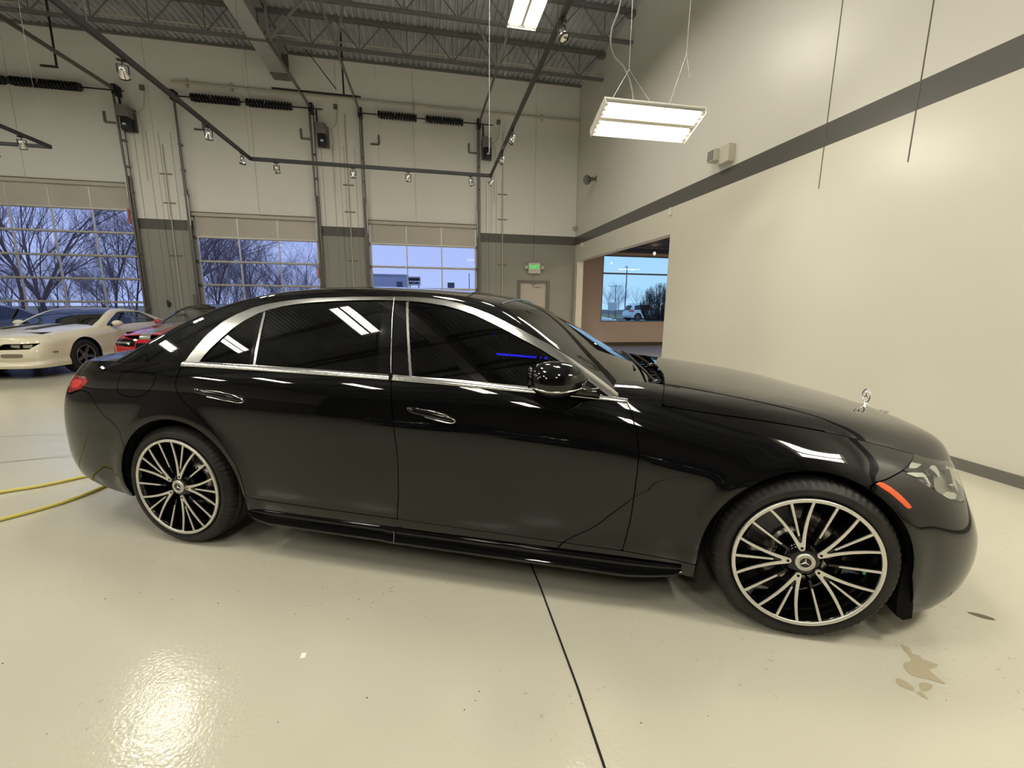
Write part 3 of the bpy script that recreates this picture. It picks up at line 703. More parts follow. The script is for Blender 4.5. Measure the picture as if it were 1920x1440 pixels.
MB().bar((-4.74, 2.2, 0), (-4.70, 5.12, 0), 0.036, 0.05).build('track_bar', M['track'], fr2)
MB().bar((-4.70, 5.12, 0), (-8.4, 5.12, 0), 0.036, 0.05).build('track_bar', M['track'], fr2)
MB().tube([(-4.8, 5.12, 0.03), (-4.8, 5.12, ZC-TZ)], 0.0022, 5).build('hanging_rod', M['cable'], fr2)
def spot(loc, rz, tilt, label, roll=0):
    t = empty('spot_head', loc, rz, label, 'spotlight', 'spotlights on the track frames'); t.scale = (.82, .82, .82)
    MB().box((-0.05, -0.02, -0.045), (0.05, 0.02, -0.028)).tube([(0, 0, -0.04), (0, 0, -0.085)], 0.009, 8).build('track_adapter', M['track'], t)
    MB().bar((-0.055, 0, -0.085), (0.055, 0, -0.085), 0.016, 0.006).bar((-0.055, 0, -0.083), (-0.055, 0, -0.185), 0.016, 0.006, (0, 1, 0)).bar((0.055, 0, -0.083), (0.055, 0, -0.185), 0.016, 0.006, (0, 1, 0)).build('yoke', M['track'], t)
    h = MB().lathe([(0.07, 0.0), (0.07, 0.022), (0.03, 0.03), (-0.01, 0.048), (-0.045, 0.056)], 20, (0, 0, 0), 'z').build('lamp_body', M['lamp_face'], t, (0, 0, -0.175), (tilt, roll, 0))
    MB().lathe([(-0.045, 0.056), (-0.06, 0.060), (-0.062, 0.052), (-0.045, 0.048)], 20, (0, 0, 0), 'z').build('bezel', M['track'], h)
    MB().lathe([(-0.05, 0.052), (-0.03, 0.03), (-0.022, 0.0)], 20, (0, 0, 0), 'z').build('reflector_face', M['lamp_face'], h)
SP = [((-1.87, 1.95), 0.3, 0.9, 'spotlight nearest the top left on the left bar of the big track frame'),
      ((-1.82, 3.60), 0.2, 0.45, 'spotlight in the middle of the left bar of the big track frame'),
      ((-1.79, 4.66), 1.4, 0.1, 'spotlight near the far left corner of the big track frame, pointing down'),
      ((-1.40, 5.04), -0.2, 0.5, 'leftmost spotlight on the far bar of the big track frame'),
      ((-0.15, 5.04), 0.0, 0.35, 'second spotlight from the left on the far bar of the big track frame'),
      ((0.80, 5.04), 0.1, 0.4, 'third spotlight from the left on the far bar of the big track frame'),
      ((1.94, 5.04), -0.9, 0.8, 'rightmost spotlight on the far bar of the big track frame'),
      ((2.31, 4.95), 1.2, 0.9, 'spotlight at the far right corner of the big track frame'),
      ((2.29, 3.68), 1.5, 0.7, 'second spotlight from the far end of the right bar'),
      ((2.28, 2.80), 1.5, 0.7, 'third spotlight from the far end of the right bar'),
      ((2.23, 0.42), 0.6, -0.6, 'spotlight nearest the viewer on the right bar, near the bright fixture'),
      ((-4.72, 4.62), 0.4, 0.6, 'upper spotlight on the small left track frame'),
      ((-5.45, 5.12), 0.2, 0.5, 'lower spotlight on the small left track frame')]
for (x_, y_), rz, tl_, lb in SP: spot((x_, y_, TZ), rz, tl_, lb)
# ================================================================ CAR SURFACES
def spl(xs, ys):
    xs = np.array(xs, float); ys = np.array(ys, float); n = len(xs); h = np.diff(xs)
    A = np.zeros((n, n)); b = np.zeros(n)
    A[0, 0] = 2*h[0]; A[0, 1] = h[0]; b[0] = 3*(ys[1]-ys[0]); A[-1, -1] = 2*h[-1]; A[-1, -2] = h[-1]; b[-1] = 3*(ys[-1]-ys[-2])
    for i in range(1, n-1):
        A[i, i-1] = h[i]; A[i, i] = 2*(h[i]+h[i-1]); A[i, i+1] = h[i-1]
        b[i] = 3*(h[i]*(ys[i]-ys[i-1])/h[i-1]+h[i-1]*(ys[i+1]-ys[i])/h[i])
    m = np.linalg.solve(A, b)
    def f(x):
        x = np.clip(np.asarray(x, float), xs[0], xs[-1]); i = np.clip(np.searchsorted(xs, x)-1, 0, n-2)
        t = (x-xs[i])/h[i]; t2 = t*t; t3 = t2*t
        return ys[i]*(2*t3-3*t2+1)+h[i]*m[i]*(t3-2*t2+t)+ys[i+1]*(3*t2-2*t3)+h[i]*m[i+1]*(t3-t2)
    return f
class Body:
    """smooth car body: flank side(s,v), hood/deck height fields, cabin height field cabin(x,w)"""
    def __init__(B, **k): B.__dict__.update(k)
    def inset(B, x, z):
        tau = np.clip((z-(B.ztop(x)-B.hr))/B.hr, 0, 1.2)
        return np.where(z < .6, B.lowz(z+np.clip(x-B.lowx, 0, .5)*.24), 0)+B.dtop(x)*tau**2.6
    def flare(B, x, z, w):
        for cx, cz, R in B.arches:
            d = np.hypot(x-cx, z-cz)-R
            w = w+B.flr*np.exp(-(np.clip(d-.01, 0, 1)/.05)**2)
        return w
    def side(B, s, v):
        s = np.asarray(s, float); v = np.asarray(v, float)
        xm = B.XA+(B.XB-B.XA)*np.clip(s, 0, 1); tf = np.clip(s-1, 0, 1)*PI/2; tr = np.clip(-s, 0, 1)*PI/2
        af = np.sin(tf)**(2/B.nf); cf = np.clip(np.cos(tf), 0, 1)**(2/B.nf)
        ar = np.sin(tr)**(2/B.nr); cr = np.clip(np.cos(tr), 0, 1)**(2/B.nr)
        xn = np.where(s > 1, B.XB+(B.xfm-B.XB)*af, np.where(s < 0, B.XA+(B.xrm-B.XA)*ar, xm))
        z = B.zbot(xn)+(B.ztop(xn)-B.zbot(xn))*v
        W = B.W0(xn)-B.inset(xn, z)
        x = np.where(s > 1, B.XB+(B.XF(z)-B.XB)*af, np.where(s < 0, B.XA+(B.XR(z)-B.XA)*ar, xm))
        w = np.where(s > 1, W*cf, np.where(s < 0, W*cr, W))
        return x, B.flare(x, z, w)*np.where((s >= 2) | (s <= -1), 0, 1), z
    def sidew(B, x, z):
        x = np.asarray(x, float); z = np.asarray(z, float)
        tf = np.clip((x-B.XB)/(B.XF(z)-B.XB), 0, 1); tr = np.clip((B.XA-x)/(B.XA-B.XR(z)), 0, 1)
        xn = np.where(x > B.XB, B.XB+(B.xfm-B.XB)*tf, np.where(x < B.XA, B.XA+(B.xrm-B.XA)*tr, x))
        W = B.W0(xn)-B.inset(xn, z)
        kk = np.where(x > B.XB, (1-tf**B.nf)**(1/B.nf), np.where(x < B.XA, (1-tr**B.nr)**(1/B.nr), 1))
        return B.flare(x, z, W*kk)
    def WH(B, x): return B.W0(x)-B.dtop(x)
    def hood(B, x, w):
        q = np.clip(np.abs(w)/B.WH(x), 0, 1.05); e = B.ztop(x); return B.hc(x)-(B.hc(x)-e)*(.27*q**2+.73*q**9)
    def deck(B, x, w):
        q = np.clip(np.abs(w)/B.WH(x), 0, 1.05); e = B.ztop(x); return B.dc(x)-(B.dc(x)-e)*(.3*q**2+.7*q**5)
    def wb(B, x): return B.W0(x)-B.dtop(np.clip(x, B.wbr[0], B.wbr[1]))
    def ga(B, x):
        a, b, c, d = B.gac
        return np.where(x > a, b*np.clip((x-a)/.9, 0, 1)**1.5, 0)-np.where(x < c, d*np.clip((c-x)/1.0, 0, 1)**1.5, 0)
    def cabin(B, x, w):
        x = np.asarray(x, float); w = np.abs(np.asarray(w, float))
        h = (-B.tum+np.sqrt(np.clip(B.tum**2+B.wb(x)-w, 0, 9)))/.5
        zs = B.zb(x)+h; zt = B.Cz(x+B.ga(x)*w*w)-B.crown*w*w; k = .022; m = np.minimum(zs, zt)
        return m-k*np.log(np.exp(-(zs-m)/k)+np.exp(-(zt-m)/k))

SED = Body(XA=-.45, XB=3.32, nf=2.9, nr=2.8, xfm=4.08, xrm=-1.2, hr=.32, lowx=2.9, flr=.010, wbr=(-.2, 2.45), gac=(1.2, .13, .5, .42), tum=.58, crown=.085,
    arches=((3.20, .345, .405), (.045, .34, .425)),
    ztop=spl([-1.3,-1.05,-.8,-.4,0.1,.65,1.35,2.0,2.44,2.75,3.2,3.45,3.68,3.85,4.1],[.985,1.01,1.035,1.055,1.06,1.055,1.04,1.015,.985,.945,.888,.846,.793,.745,.68]),
    dtop=spl([-1.3,-.9,-.5,0.,.6,1.4,2.2,2.6,2.9,3.3,3.7,4.1],[.15,.13,.10,.08,.075,.075,.08,.11,.15,.18,.19,.19]),
    zbot=spl([-1.3,-1.15,-1.0,-.8,-.5,.5,1.4,2.7,3.0,3.6,3.85,4.1],[.43,.40,.37,.33,.265,.22,.22,.20,.17,.13,.135,.14]),
    W0=spl([-1.3,-.4,.5,1.4,2.4,3.2,4.1],[.95,.968,.977,.978,.972,.965,.93]),
    lowz=spl([.1,.2,.26,.34,.45,.6,.8],[.11,.065,.042,.018,.005,0,0]),
    XF=spl([.08,.15,.22,.3,.42,.55,.66,.74,.82,.9],[4.0,4.065,4.10,4.12,4.115,4.07,4.05,4.035,3.985,3.945]),
    XR=spl([.12,.2,.25,.32,.4,.55,.65,.8,.92,1.0,1.06],[-.95,-1.02,-1.09,-1.16,-1.215,-1.235,-1.23,-1.185,-1.14,-1.11,-1.085]),
    hc=spl([2.3,2.55,2.75,2.92,3.27,3.49,3.70,3.88,4.0,4.06,4.12],[1.065,1.052,1.038,1.02,.973,.930,.880,.834,.78,.73,.66]),
    dc=spl([-1.3,-1.16,-1.1,-1.0,-.8,-.5,-.2],[1.03,1.045,1.055,1.065,1.085,1.10,1.11]),
    Cz=spl([-1.3,-1.05,-.85,-.6,-.3,0.,.3,.6,.95,1.3,1.6,1.85,2.1,2.35,2.6,2.85,3.1],[.93,1.01,1.08,1.165,1.278,1.385,1.46,1.499,1.51,1.497,1.472,1.418,1.302,1.155,1.02,.88,.74]),
    zb=spl([-1.3,-1.05,-.8,-.4,0.1,.65,1.35,2.0,2.44,2.75,3.2],[.99,1.01,1.035,1.055,1.06,1.055,1.04,1.015,.985,.955,.91]))

# meshes as (V: n x 6 = position + normal, F: list of index tuples)
def grid_mesh(P):
    """P: (a,b,3) grid -> vertices with smooth normals"""
    a, b, _ = P.shape
    du = np.zeros_like(P); dv = np.zeros_like(P)
    du[1:-1] = P[2:]-P[:-2]; du[0] = P[1]-P[0]; du[-1] = P[-1]-P[-2]
    dv[:, 1:-1] = P[:, 2:]-P[:, :-2]; dv[:, 0] = P[:, 1]-P[:, 0]; dv[:, -1] = P[:, -1]-P[:, -2]
    N = np.cross(du, dv); L = np.linalg.norm(N, axis=2, keepdims=True); N = N/np.where(L < 1e-12, 1, L)
    V = np.concatenate([P, N], 2).reshape(-1, 6)
    i = np.arange(a*b).reshape(a, b)
    F = np.stack([i[:-1, :-1], i[1:, :-1], i[1:, 1:], i[:-1, 1:]], -1).reshape(-1, 4)
    return V, F
def flip(Ms):
    V, F = Ms; V = V.copy(); V[:, 3:] *= -1
    return V, (F[:, ::-1] if isinstance(F, np.ndarray) else [f[::-1] for f in F])
def mirror(Ms):
    V, F = Ms; V = V.copy(); V[:, 1] *= -1; V[:, 4] *= -1
    return V, (F[:, ::-1] if isinstance(F, np.ndarray) else [f[::-1] for f in F])
def clip(Ms, fn):
    """keep the part of the mesh where fn(positions) > 0, cutting faces exactly on the zero line"""
    V, F = Ms
    if len(F) == 0: return V, []
    val = fn(V[:, :3]); pos = val > 0
    out = []; newv = []; cache = {}; n0 = len(V)
    if isinstance(F, np.ndarray):
        s = pos[F].sum(1); out += [tuple(f) for f in F[s == 4].tolist()]; cross = F[(s > 0) & (s < 4)].tolist()
    else:
        cross = []
        for f in F:
            c = sum(bool(pos[i]) for i in f)
            if c == len(f): out.append(f)
            elif c: cross.append(f)
    for f in cross:
        g = []
        for k in range(len(f)):
            a, b = f[k], f[(k+1) % len(f)]
            if pos[a]: g.append(a)
            if pos[a] != pos[b]:
                key = (a, b) if a < b else (b, a)
                if key not in cache:
                    p, q = key; t = val[p]/(val[p]-val[q]); cache[key] = n0+len(newv); newv.append(V[p]+(V[q]-V[p])*t)
                g.append(cache[key])
        if len(g) > 2: out.append(tuple(g))
    if newv: V = np.vstack([V, np.array(newv)])
    used = sorted({i for f in out for i in f})
    if not used: return np.zeros((0, 6)), []
    mp = {u: k for k, u in enumerate(used)}
    return V[used], [tuple(mp[i] for i in f) for f in out]
def poly_sdf(poly):
    A = np.array(poly, float); Bp = np.roll(A, -1, 0)
    def f(u, v):
        P = np.stack([u, v], 1); best = np.full(len(P), 1e9); inside = np.zeros(len(P), bool)
        for a, b in zip(A, Bp):
            d = b-a; L2 = d@d
            if L2 < 1e-14: continue
            t = np.clip(((P-a)@d)/L2, 0, 1); q = P-a-np.outer(t, d); best = np.minimum(best, (q*q).sum(1))
            c = ((a[1] > P[:, 1]) != (b[1] > P[:, 1])) & (P[:, 0] < (b[0]-a[0])*(P[:, 1]-a[1])/((b[1]-a[1]) if b[1] != a[1] else 1e-12)+a[0])
            inside ^= c
        s = np.sqrt(best); return np.where(inside, s, -s)
    return f
def smooth_poly(pts, n=6):
    """closed Catmull-Rom through pts; a point given with a third value True stays a sharp corner"""
    out = []; N = len(pts)
    for i in range(N):
        a, b, c, d = pts[i-1], pts[i], pts[(i+1) % N], pts[(i+2) % N]
        sb, sc = len(b) > 2, len(c) > 2
        if sb: a = b
        if sc: d = c
        a, b, c, d = [np.array(q[:2], float) for q in (a, b, c, d)]
        for k in range(n):
            t = k/n; out.append(tuple(0.5*((2*b)+(-a+c)*t+(2*a-5*b+4*c-d)*t*t+(-a+3*b-3*c+d)*t**3)))
    return out
def in_xz(poly, grow=0.0):
    f = poly_sdf(poly); return lambda P: f(P[:, 0], P[:, 2])+grow
def in_xw(poly, grow=0.0):
    f = poly_sdf(poly); return lambda P: f(P[:, 0], np.abs(P[:, 1]))+grow
def notf(f): return lambda P: -f(P)
def both(*fs): return lambda P: np.minimum.reduce([f(P) for f in fs])
def panel(name, Ms, m, parent, offset=0.0, edge=0.014, label=None):
    """link a clipped surface as a panel; its cut edges are folded inward so the gaps read as depth"""
    V, F = Ms
    if len(F) == 0: return None
    P = V[:, :3]+V[:, 3:]*offset; N = V[:, 3:]; verts = P.tolist(); norms = N.tolist(); faces = [tuple(f) for f in F]
    if edge:
        cnt = {}
        for f in faces:
            for k in range(len(f)):
                a, b = f[k], f[(k+1) % len(f)]; key = (min(a, b), max(a, b)); cnt[key] = None if key in cnt else (a, b)
        for key, e in cnt.items():
            if e is None: continue
            a, b = e; pa, pb = P[a], P[b]; d = pb-pa; L = np.linalg.norm(d)
            if L < 1e-7: continue
            nf = np.cross(d/L, N[a]); i = len(verts)
            ia = pa-N[a]*edge; ib = pb-N[b]*edge
            verts += [pb.tolist(), pa.tolist(), ia.tolist(), ib.tolist()]; norms += [nf.tolist()]*4; faces.append((i, i+1, i+2, i+3))
    me = bpy.data.meshes.new(name); me.from_pydata(verts, [], faces)
    me.polygons.foreach_set('use_smooth', [True]*len(me.polygons)); me.update()
    me.normals_split_custom_set_from_vertices([tuple(x) for x in norms])
    o = link_mesh(name, me, m, parent)
    if label: o['label'] = label
    return o
def side_grid(B, ns, nv, s0=-1, s1=2):
    # denser where the curvature is
    s = np.concatenate([np.linspace(s0, 0, ns//5, endpoint=False), np.linspace(0, 1, ns*3//5, endpoint=False), np.linspace(1, s1, ns//5)])
    v = np.linspace(0, 1, nv); Sg, Vg = np.meshgrid(s, v, indexing='ij'); x, w, z = B.side(Sg, Vg)
    M0 = grid_mesh(np.stack([x, -w, z], -1)); return M0          # near side (-y), normal points outward?
def height_grid(fn, xs, qs, wfun, lift=0.0):
    X, Q = np.meshgrid(xs, qs, indexing='ij'); Wd = wfun(X)*Q; Z = fn(X, Wd)+lift
    return grid_mesh(np.stack([X, Wd, Z], -1))
# ================================================================ WHEELS
def star3(r, w, y0, y1, name='star'):
    """three pointed star, flat in the XZ plane"""
    pts = []
    for k in range(3):
        a = PI/2+2*PI*k/3; b = a+PI/3
        pts.append((math.cos(a)*r, math.sin(a)*r)); pts.append((math.cos(b)*w, math.sin(b)*w))
    n = 6; mb = MB(); vs = [(p[0], y0, p[1]) for p in pts]+[(0, y1, 0)]
    mb.add(vs, [(i, (i+1) % n, n) for i in range(n)]); mb.add([(p[0], y0, p[1]) for p in pts]+[(0, -y1+2*y0, 0)], [((i+1) % n, i, n) for i in range(n)])
    return mb
def tyre_mesh(R, w, r_in, blocks=72):
    n = blocks*4; prof = []
    hw = w/2
    P = [(-hw+.030, r_in, 0), (-hw+.012, r_in+.006, 0), (-hw+.003, r_in+.022, 0), (-hw, r_in+.042, 0), (-hw+.006, R-.030, 0), (-hw+.016, R-.014, 1), (-hw+.030, R-.004, 1), (-hw+.055, R-.0008, 1),
         (-hw+.062, R, 0), (-hw+.064, R-.009, 0), (-hw+.072, R-.009, 0), (-hw+.074, R, 0), (-.022, R, 0), (-.020, R-.009, 0), (-.010, R-.009, 0), (-.008, R, 0)]
    P += [(-a, r, 0 if s == 0 else 2) for a, r, s in P[::-1]]
    mb = MB(); vs = []; fs = []
    for a, r, s in P:
        for k in range(n):
            t = 2*PI*k/n; rr = r
            if s and (k % 4) == 0: rr = r-.006
            vs.append((math.cos(t)*rr, a, math.sin(t)*rr))
    for i in range(len(P)-1):
        for k in range(n): fs.append((i*n+k, i*n+(k+1) % n, (i+1)*n+(k+1) % n, (i+1)*n+k))
    mb.add(vs, fs, True); mb.lathe([(-hw+.03, r_in), (hw-.03, r_in)], 64); return mb.mesh('tyre')
def spoke_path(r0, r1, t0, t1, bend, n=9):
    out = []
    for i in range(n+1):
        u = i/n; r = r0+(r1-r0)*u; t = t0+(t1-t0)*(u**bend); out.append((math.cos(t)*r, math.sin(t)*r))
    return out
def ribbon(path, w0, w1, yf, thick, taper=1.0, yr=0.0):
    """bar along a planar path: front face at y = yf - yr*r, going back by thick"""
    mb = MB(); vs = []; fs = []; n = len(path)
    for i, (x, z) in enumerate(path):
        a = path[max(i-1, 0)]; b = path[min(i+1, n-1)]; d = np.array([b[0]-a[0], b[1]-a[1]]); d /= np.linalg.norm(d); nn = np.array([-d[1], d[0]])
        w = (w0+(w1-w0)*i/(n-1))/2; r = math.hypot(x, z); y = yf-yr*r
        for s_, yy, k in ((1, y, 1), (-1, y, 1), (-1, y+thick, taper), (1, y+thick, taper)):
            vs.append((x+nn[0]*w*s_*k, yy, z+nn[1]*w*s_*k))
    for i in range(n-1):
        for k in range(4): fs.append((i*4+k, i*4+(k+1) % 4, (i+1)*4+(k+1) % 4, (i+1)*4+k))
    fs += [(0, 3, 2, 1), tuple(4*(n-1)+k for k in range(4))]
    return mb.add(vs, fs)
def merge(dst, src): dst.add(src.v, src.f); return dst
def sedan_wheel(parent, x, ysign, phase, R=0.354, w=0.262, label=None, yc=0.83):
    """outer face towards -Y; turned round for the far side"""
    rot = (0, 0, 0) if ysign < 0 else (0, 0, PI)
    hw = w/2
    base = MB().lathe([(-hw+.004, .2835), (-hw-.000, .280), (-hw+.012, .272), (-hw+.03, .266), (-.02, .255), (.06, .258), (hw-.03, .275), (hw-.02, .283)], 72)
    base.lathe([(-.012, .0), (-.012, .075), (.02, .09), (.03, 0.0)], 40)
    wh = base.build('wheel', M['gloss_black'], parent, (x, ysign*yc, R), rot)
    if label: wh['label'] = label
    link_mesh('tyre', tyre_mesh(R+.002, w, .281), M['rubber'], wh)
    yf = -hw+.010
    MB().lathe([(-hw-.004, .2842), (-hw-.005, .2805), (-hw-.004, .2705), (-hw+.002, .2690), (-hw+.012, .2842)], 96, closed=True).build('rim_ring', M['machined'], wh)
    # hub
    MB().lathe([(yf+.012, 0), (yf+.008, .030), (yf+.004, .045), (yf+.014, .068), (yf+.040, .082), (yf+.07, .085), (yf+.07, 0)], 40).build('hub', M['gloss_black'], wh)
    face_v = MB(); body_v = MB(); d2 = PI/180
    for sg in (-1, 1):
        p = spoke_path(.066, .274, sg*5*d2, sg*17.6*d2, .80)
        merge(face_v, ribbon(p, .014, .0095, yf-.001, .004, 1, .035)); merge(body_v, ribbon(p, .015, .012, yf+.003, .045, .75, .035))
    tri = [(.052, 0), (.056, -.010), (.085, -.0135), (.100, -.0125), (.088, 0), (.100, .0125), (.085, .0135), (.056, .010)]
    face_v.prism([(a, b) for a, b in tri], yf-.0035, yf+.004); body_v.prism([(a, b) for a, b in tri], yf+.004, yf+.045)
    f1 = face_v.mesh('twin_spoke'); b1 = body_v.mesh('spoke_back')
    bolt = MB().lathe([(yf-.005, 0), (yf-.005, .0055)], 14, (.066, 0, 0)).mesh('bolt_hole')
    p = spoke_path(.122, .274, 0, 0, 1)
    f2 = ribbon(p, .0065, .0105, yf-.001, .004, 1, .035).mesh('slim_spoke'); b2 = ribbon(spoke_path(.085, .274, 0, 0, 1), .010, .013, yf+.003, .045, .75, .035).mesh('spoke_back')
    for k in range(5):
        a = -(phase+72*k)*d2
        link_mesh('twin_spoke', f1, M['machined'], wh, rot=(0, a, 0)); link_mesh('spoke_back', b1, M['gloss_black'], wh, rot=(0, a, 0)); link_mesh('bolt_hole', bolt, M['matte_black'], wh, rot=(0, a, 0))
        for q in (0, 36):
            link_mesh('slim_spoke', f2, M['machined'], wh, rot=(0, a-q*d2, 0)); link_mesh('spoke_back', b2, M['gloss_black'], wh, rot=(0, a-q*d2, 0))
        link_mesh('lug_bolt', MB().lathe([(yf+.03, 0), (yf+.03, .011), (yf+.05, .011)], 10, (.056, 0, 0)).mesh('lug_bolt'), M['gloss_black'], wh, rot=(0, a-36*d2, 0))
    yc_ = yf-.002
    MB().lathe([(yc_+.01, .0375), (yc_-.002, .0375), (yc_-.004, .034), (yc_-.003, .026), (yc_+.001, .0245)], 40).build('hub_cap', M['machined'], wh)
    MB().lathe([(yc_, .0245), (yc_, 0)], 32).build('cap_centre', M['gloss_black'], wh)
    MB().lathe([(yc_-.0035, .0245), (yc_-.0035, .0225), (yc_, .0225), (yc_, .0245)], 32, closed=True).build('star_ring', M['machined'], wh)
    star3(.0235, .0042, yc_-.001, yc_-.005).build('star_emblem', M['machined'], wh)
    mb = MB()
    for k in range(22):
        a = 2*PI*k/22+.1; mb.box((math.cos(a)*.0302-.0011, yc_-.0050, math.sin(a)*.0302-.0011), (math.cos(a)*.0302+.0011, yc_-.0036, math.sin(a)*.0302+.0011))
    o = mb.build('wreath_relief', M['frame_grey'], wh); o['kind'] = 'stuff'
    MB().lathe([(.0, .10), (.0, .195), (.03, .195), (.03, .10)], 64, closed=True).lathe([(-.005, 0), (-.005, .1), (.03, .1)], 40).build('brake_disc', M['disc'], wh)
    mb = MB(); 
    for k in range(9):
        a0, a1 = (105+k*8)*d2, (105+k*8+8)*d2
        mb.add([(math.cos(a)*r, y, math.sin(a)*r) for a in (a0, a1) for r, y in ((.13, -.03), (.21, -.03), (.21, .05), (.13, .05))], [(0, 1, 5, 4), (1, 2, 6, 5), (2, 3, 7, 6), (3, 0, 4, 7), (0, 3, 2, 1), (4, 5, 6, 7)])
    mb.build('brake_caliper', M['caliper'], wh)
    return wh
def simple_wheel(parent, x, ysign, R, w, yc, spokes=5, alloy='grey_alloy', rr=0.66):
    rot = (0, 0, 0) if ysign < 0 else (0, 0, PI); hw = w/2; ri = R*rr
    wh = MB().lathe([(-hw+.01, ri), (-hw+.03, ri*.93), (-.02, ri*.88), (.06, ri*.9), (hw-.02, ri)], 40).lathe([(.02, 0), (.02, ri*.9)], 24).build('wheel', M['matte_black'], parent, (x, ysign*yc, R), rot)
    P = [(-hw+.02, ri), (-hw+.004, ri+.02), (-hw, ri+(R-ri)*.5), (-hw+.012, R-.02), (-hw+.035, R), (hw-.035, R), (hw-.012, R-.02), (hw, ri+.03), (hw-.02, ri)]
    MB().lathe(P, 56).build('tyre', M['rubber'], wh)
    MB().lathe([(-hw+.006, ri), (-hw, ri-.004), (-hw+.004, ri-.022), (-hw+.02, ri-.02)], 48).build('rim_ring', M[alloy], wh)
    sp = ribbon([(ri*.18, 0), (ri*.5, 0), (ri*.95, 0)], ri*.26, ri*.30, -hw+.025, .03, .9).mesh('spoke')
    for k in range(spokes): link_mesh('spoke', sp, M[alloy], wh, rot=(0, 2*PI*k/spokes+.2, 0))
    MB().lathe([(-hw+.015, 0), (-hw+.015, ri*.16), (-hw+.03, ri*.26), (-hw+.06, ri*.27)], 24).build('hub_cap', M[alloy], wh)
    return wh
# ================================================================ THE BLACK SEDAN
PSI = 0.41435
sedan = empty('black_sedan', (0, 0, 0), -PSI, 'long glossy black luxury sedan with chrome window trim and twenty spoke wheels', 'car')
B = SED
FD = [(2.470,1.2),(2.460,.985),(2.479,.953),(2.511,.859),(2.523,.776),(2.520,.68),(2.507,.48),(2.479,.297)]
BP = [(1.342,1.2),(1.342,1.045),(1.352,1.0),(1.377,.863),(1.396,.70),(1.400,.614),(1.393,.46),(1.372,.323)]
RD = [(.090,1.2),(.088,1.060),(.076,1.02),(.072,.985),(.078,.945),(.100,.905),(.145,.862),(.203,.820),(.262,.775),(.312,.728),(.368,.668),(.415,.603),(.452,.545),(.473,.484),(.484,.40),(.487,.361)]
SILL_R = [(.487,.361),(.51,.348),(.56,.340),(.70,.337),(1.37,.325)]
SILL_F = [(1.37,.325),(2.479,.297)]
SILL_T = [(2.479,.297),(2.6,.288),(2.783,.275),(2.9,.27)]
g = .0022
near = side_grid(B, 560, 84); far = side_grid(B, 240, 40)
(a1, a2) = B.arches
def arch_fn(x, z, c):
    # circle above the axle; the front arch opens out below it
    f = np.hypot(x-c[0], z-c[1])-c[2]
    if c is a1:
        low = np.where(x > c[0], x-c[0]-c[2]-.30*(c[1]-z), c[0]-x-c[2]); f = np.where(z < c[1], low, f)
    return f
def arch_path(c, n=60):
    a = np.linspace(0 if c is a1 else -.22, PI if c is a1 else PI+.22, n); pts = [(c[0]+math.cos(t)*c[2], c[1]+math.sin(t)*c[2], math.cos(t), math.sin(t)) for t in a]
    if c is a1:
        pre = [(c[0]+c[2]+.30*d, c[1]-d, 1, 0) for d in np.linspace(.20, .01, 10)]; post = [(c[0]-c[2], c[1]-d, -1, 0) for d in np.linspace(.01, .15, 8)]
        pts = pre+pts+post
    return pts
def arch(c): return lambda P: arch_fn(P[:, 0], P[:, 2], c)
archs = both(arch(a1), arch(a2))
rear_door_f = in_xz(RD+SILL_R[1:]+BP[::-1], -g)
front_door_f = in_xz(BP+SILL_F[1:]+FD[::-1], -g)
HL = [(3.572,.748),(3.612,.7615),(3.66,.778),(3.71,.83),(3.8,.95),(4.4,.95),(4.4,.622),(3.97,.604),(3.90,.600),(3.86,.603),(3.813,.616),(3.747,.645),(3.675,.687),(3.613,.724)]
headlight_f = both(in_xz(HL), lambda P: np.abs(P[:, 1])-.40)
FENDER = FD+SILL_T[1:2]+[(2.70,.281),(2.70,.10),(3.2,.10),(3.43,.4),(3.405,.70),(3.432,.714),(3.48,.722),(3.572,.748),(3.612,.7615),(3.66,.778),(3.71,.83),(3.76,1.2)]
fender_f = both(in_xz(FD+[(2.6,.288),(2.783,.275),(2.82,.27),(3.2,.3),(3.43,.55),(3.405,.70),(3.432,.714),(3.48,.722),(3.572,.748),(3.612,.7615),(3.66,.778),(3.71,.83),(3.76,1.2)], -g), archs)
BUMP_F = [(3.432,.714),(3.48,.722),(3.572,.748),(3.613,.724),(3.675,.687),(3.747,.645),(3.813,.616),(3.86,.603),(3.90,.600),(3.97,.604),(4.4,.622),(4.4,0.0),(3.2,0.0),(3.2,.345),(3.405,.68)]
grille_f = lambda P: np.minimum(np.minimum(.40-np.abs(P[:, 1]), P[:, 0]-3.7), np.minimum(P[:, 2]-.34, 2-P[:, 2]))
bumper_f = both(in_xz(BUMP_F, -g), archs, notf(grille_f))
BUMP_R = [(-.30,.55),(-.335,.662),(-.37,.705),(-.442,.752),(-.545,.873),(-.60,.884),(-.634,.880),(-.761,.846),(-.9,.840),(-1.5,.835),(-1.5,0),(-.2,0),(-.2,.34)]
bumper_r_f = both(in_xz(BUMP_R, -g), archs)
TL = [(-.583,.935),(-.605,.952),(-.66,.960),(-.78,.956),(-.95,.950),(-1.5,.945),(-1.5,.862),(-.83,.858),(-.761,.856),(-.634,.890),(-.594,.915)]
tail_f = both(in_xz(TL), lambda P: np.abs(P[:, 1])-.30)
FUEL = smooth_poly([(-.335,.955),(-.325,.89),(-.25,.872),(-.16,.876),(-.095,.92),(-.075,.965),(-.09,1.0),(-.20,1.006),(-.31,1.0)], 4)
quarter_f = both(notf(in_xz(RD+[(.487,.361),(.487,.2),(2.9,.2),(2.9,1.3),(.09,1.3)], g)), notf(in_xz(BUMP_R, g)), notf(in_xz(TL, g)), archs, notf(in_xz(FUEL, g)), lambda P: .6-P[:, 0])
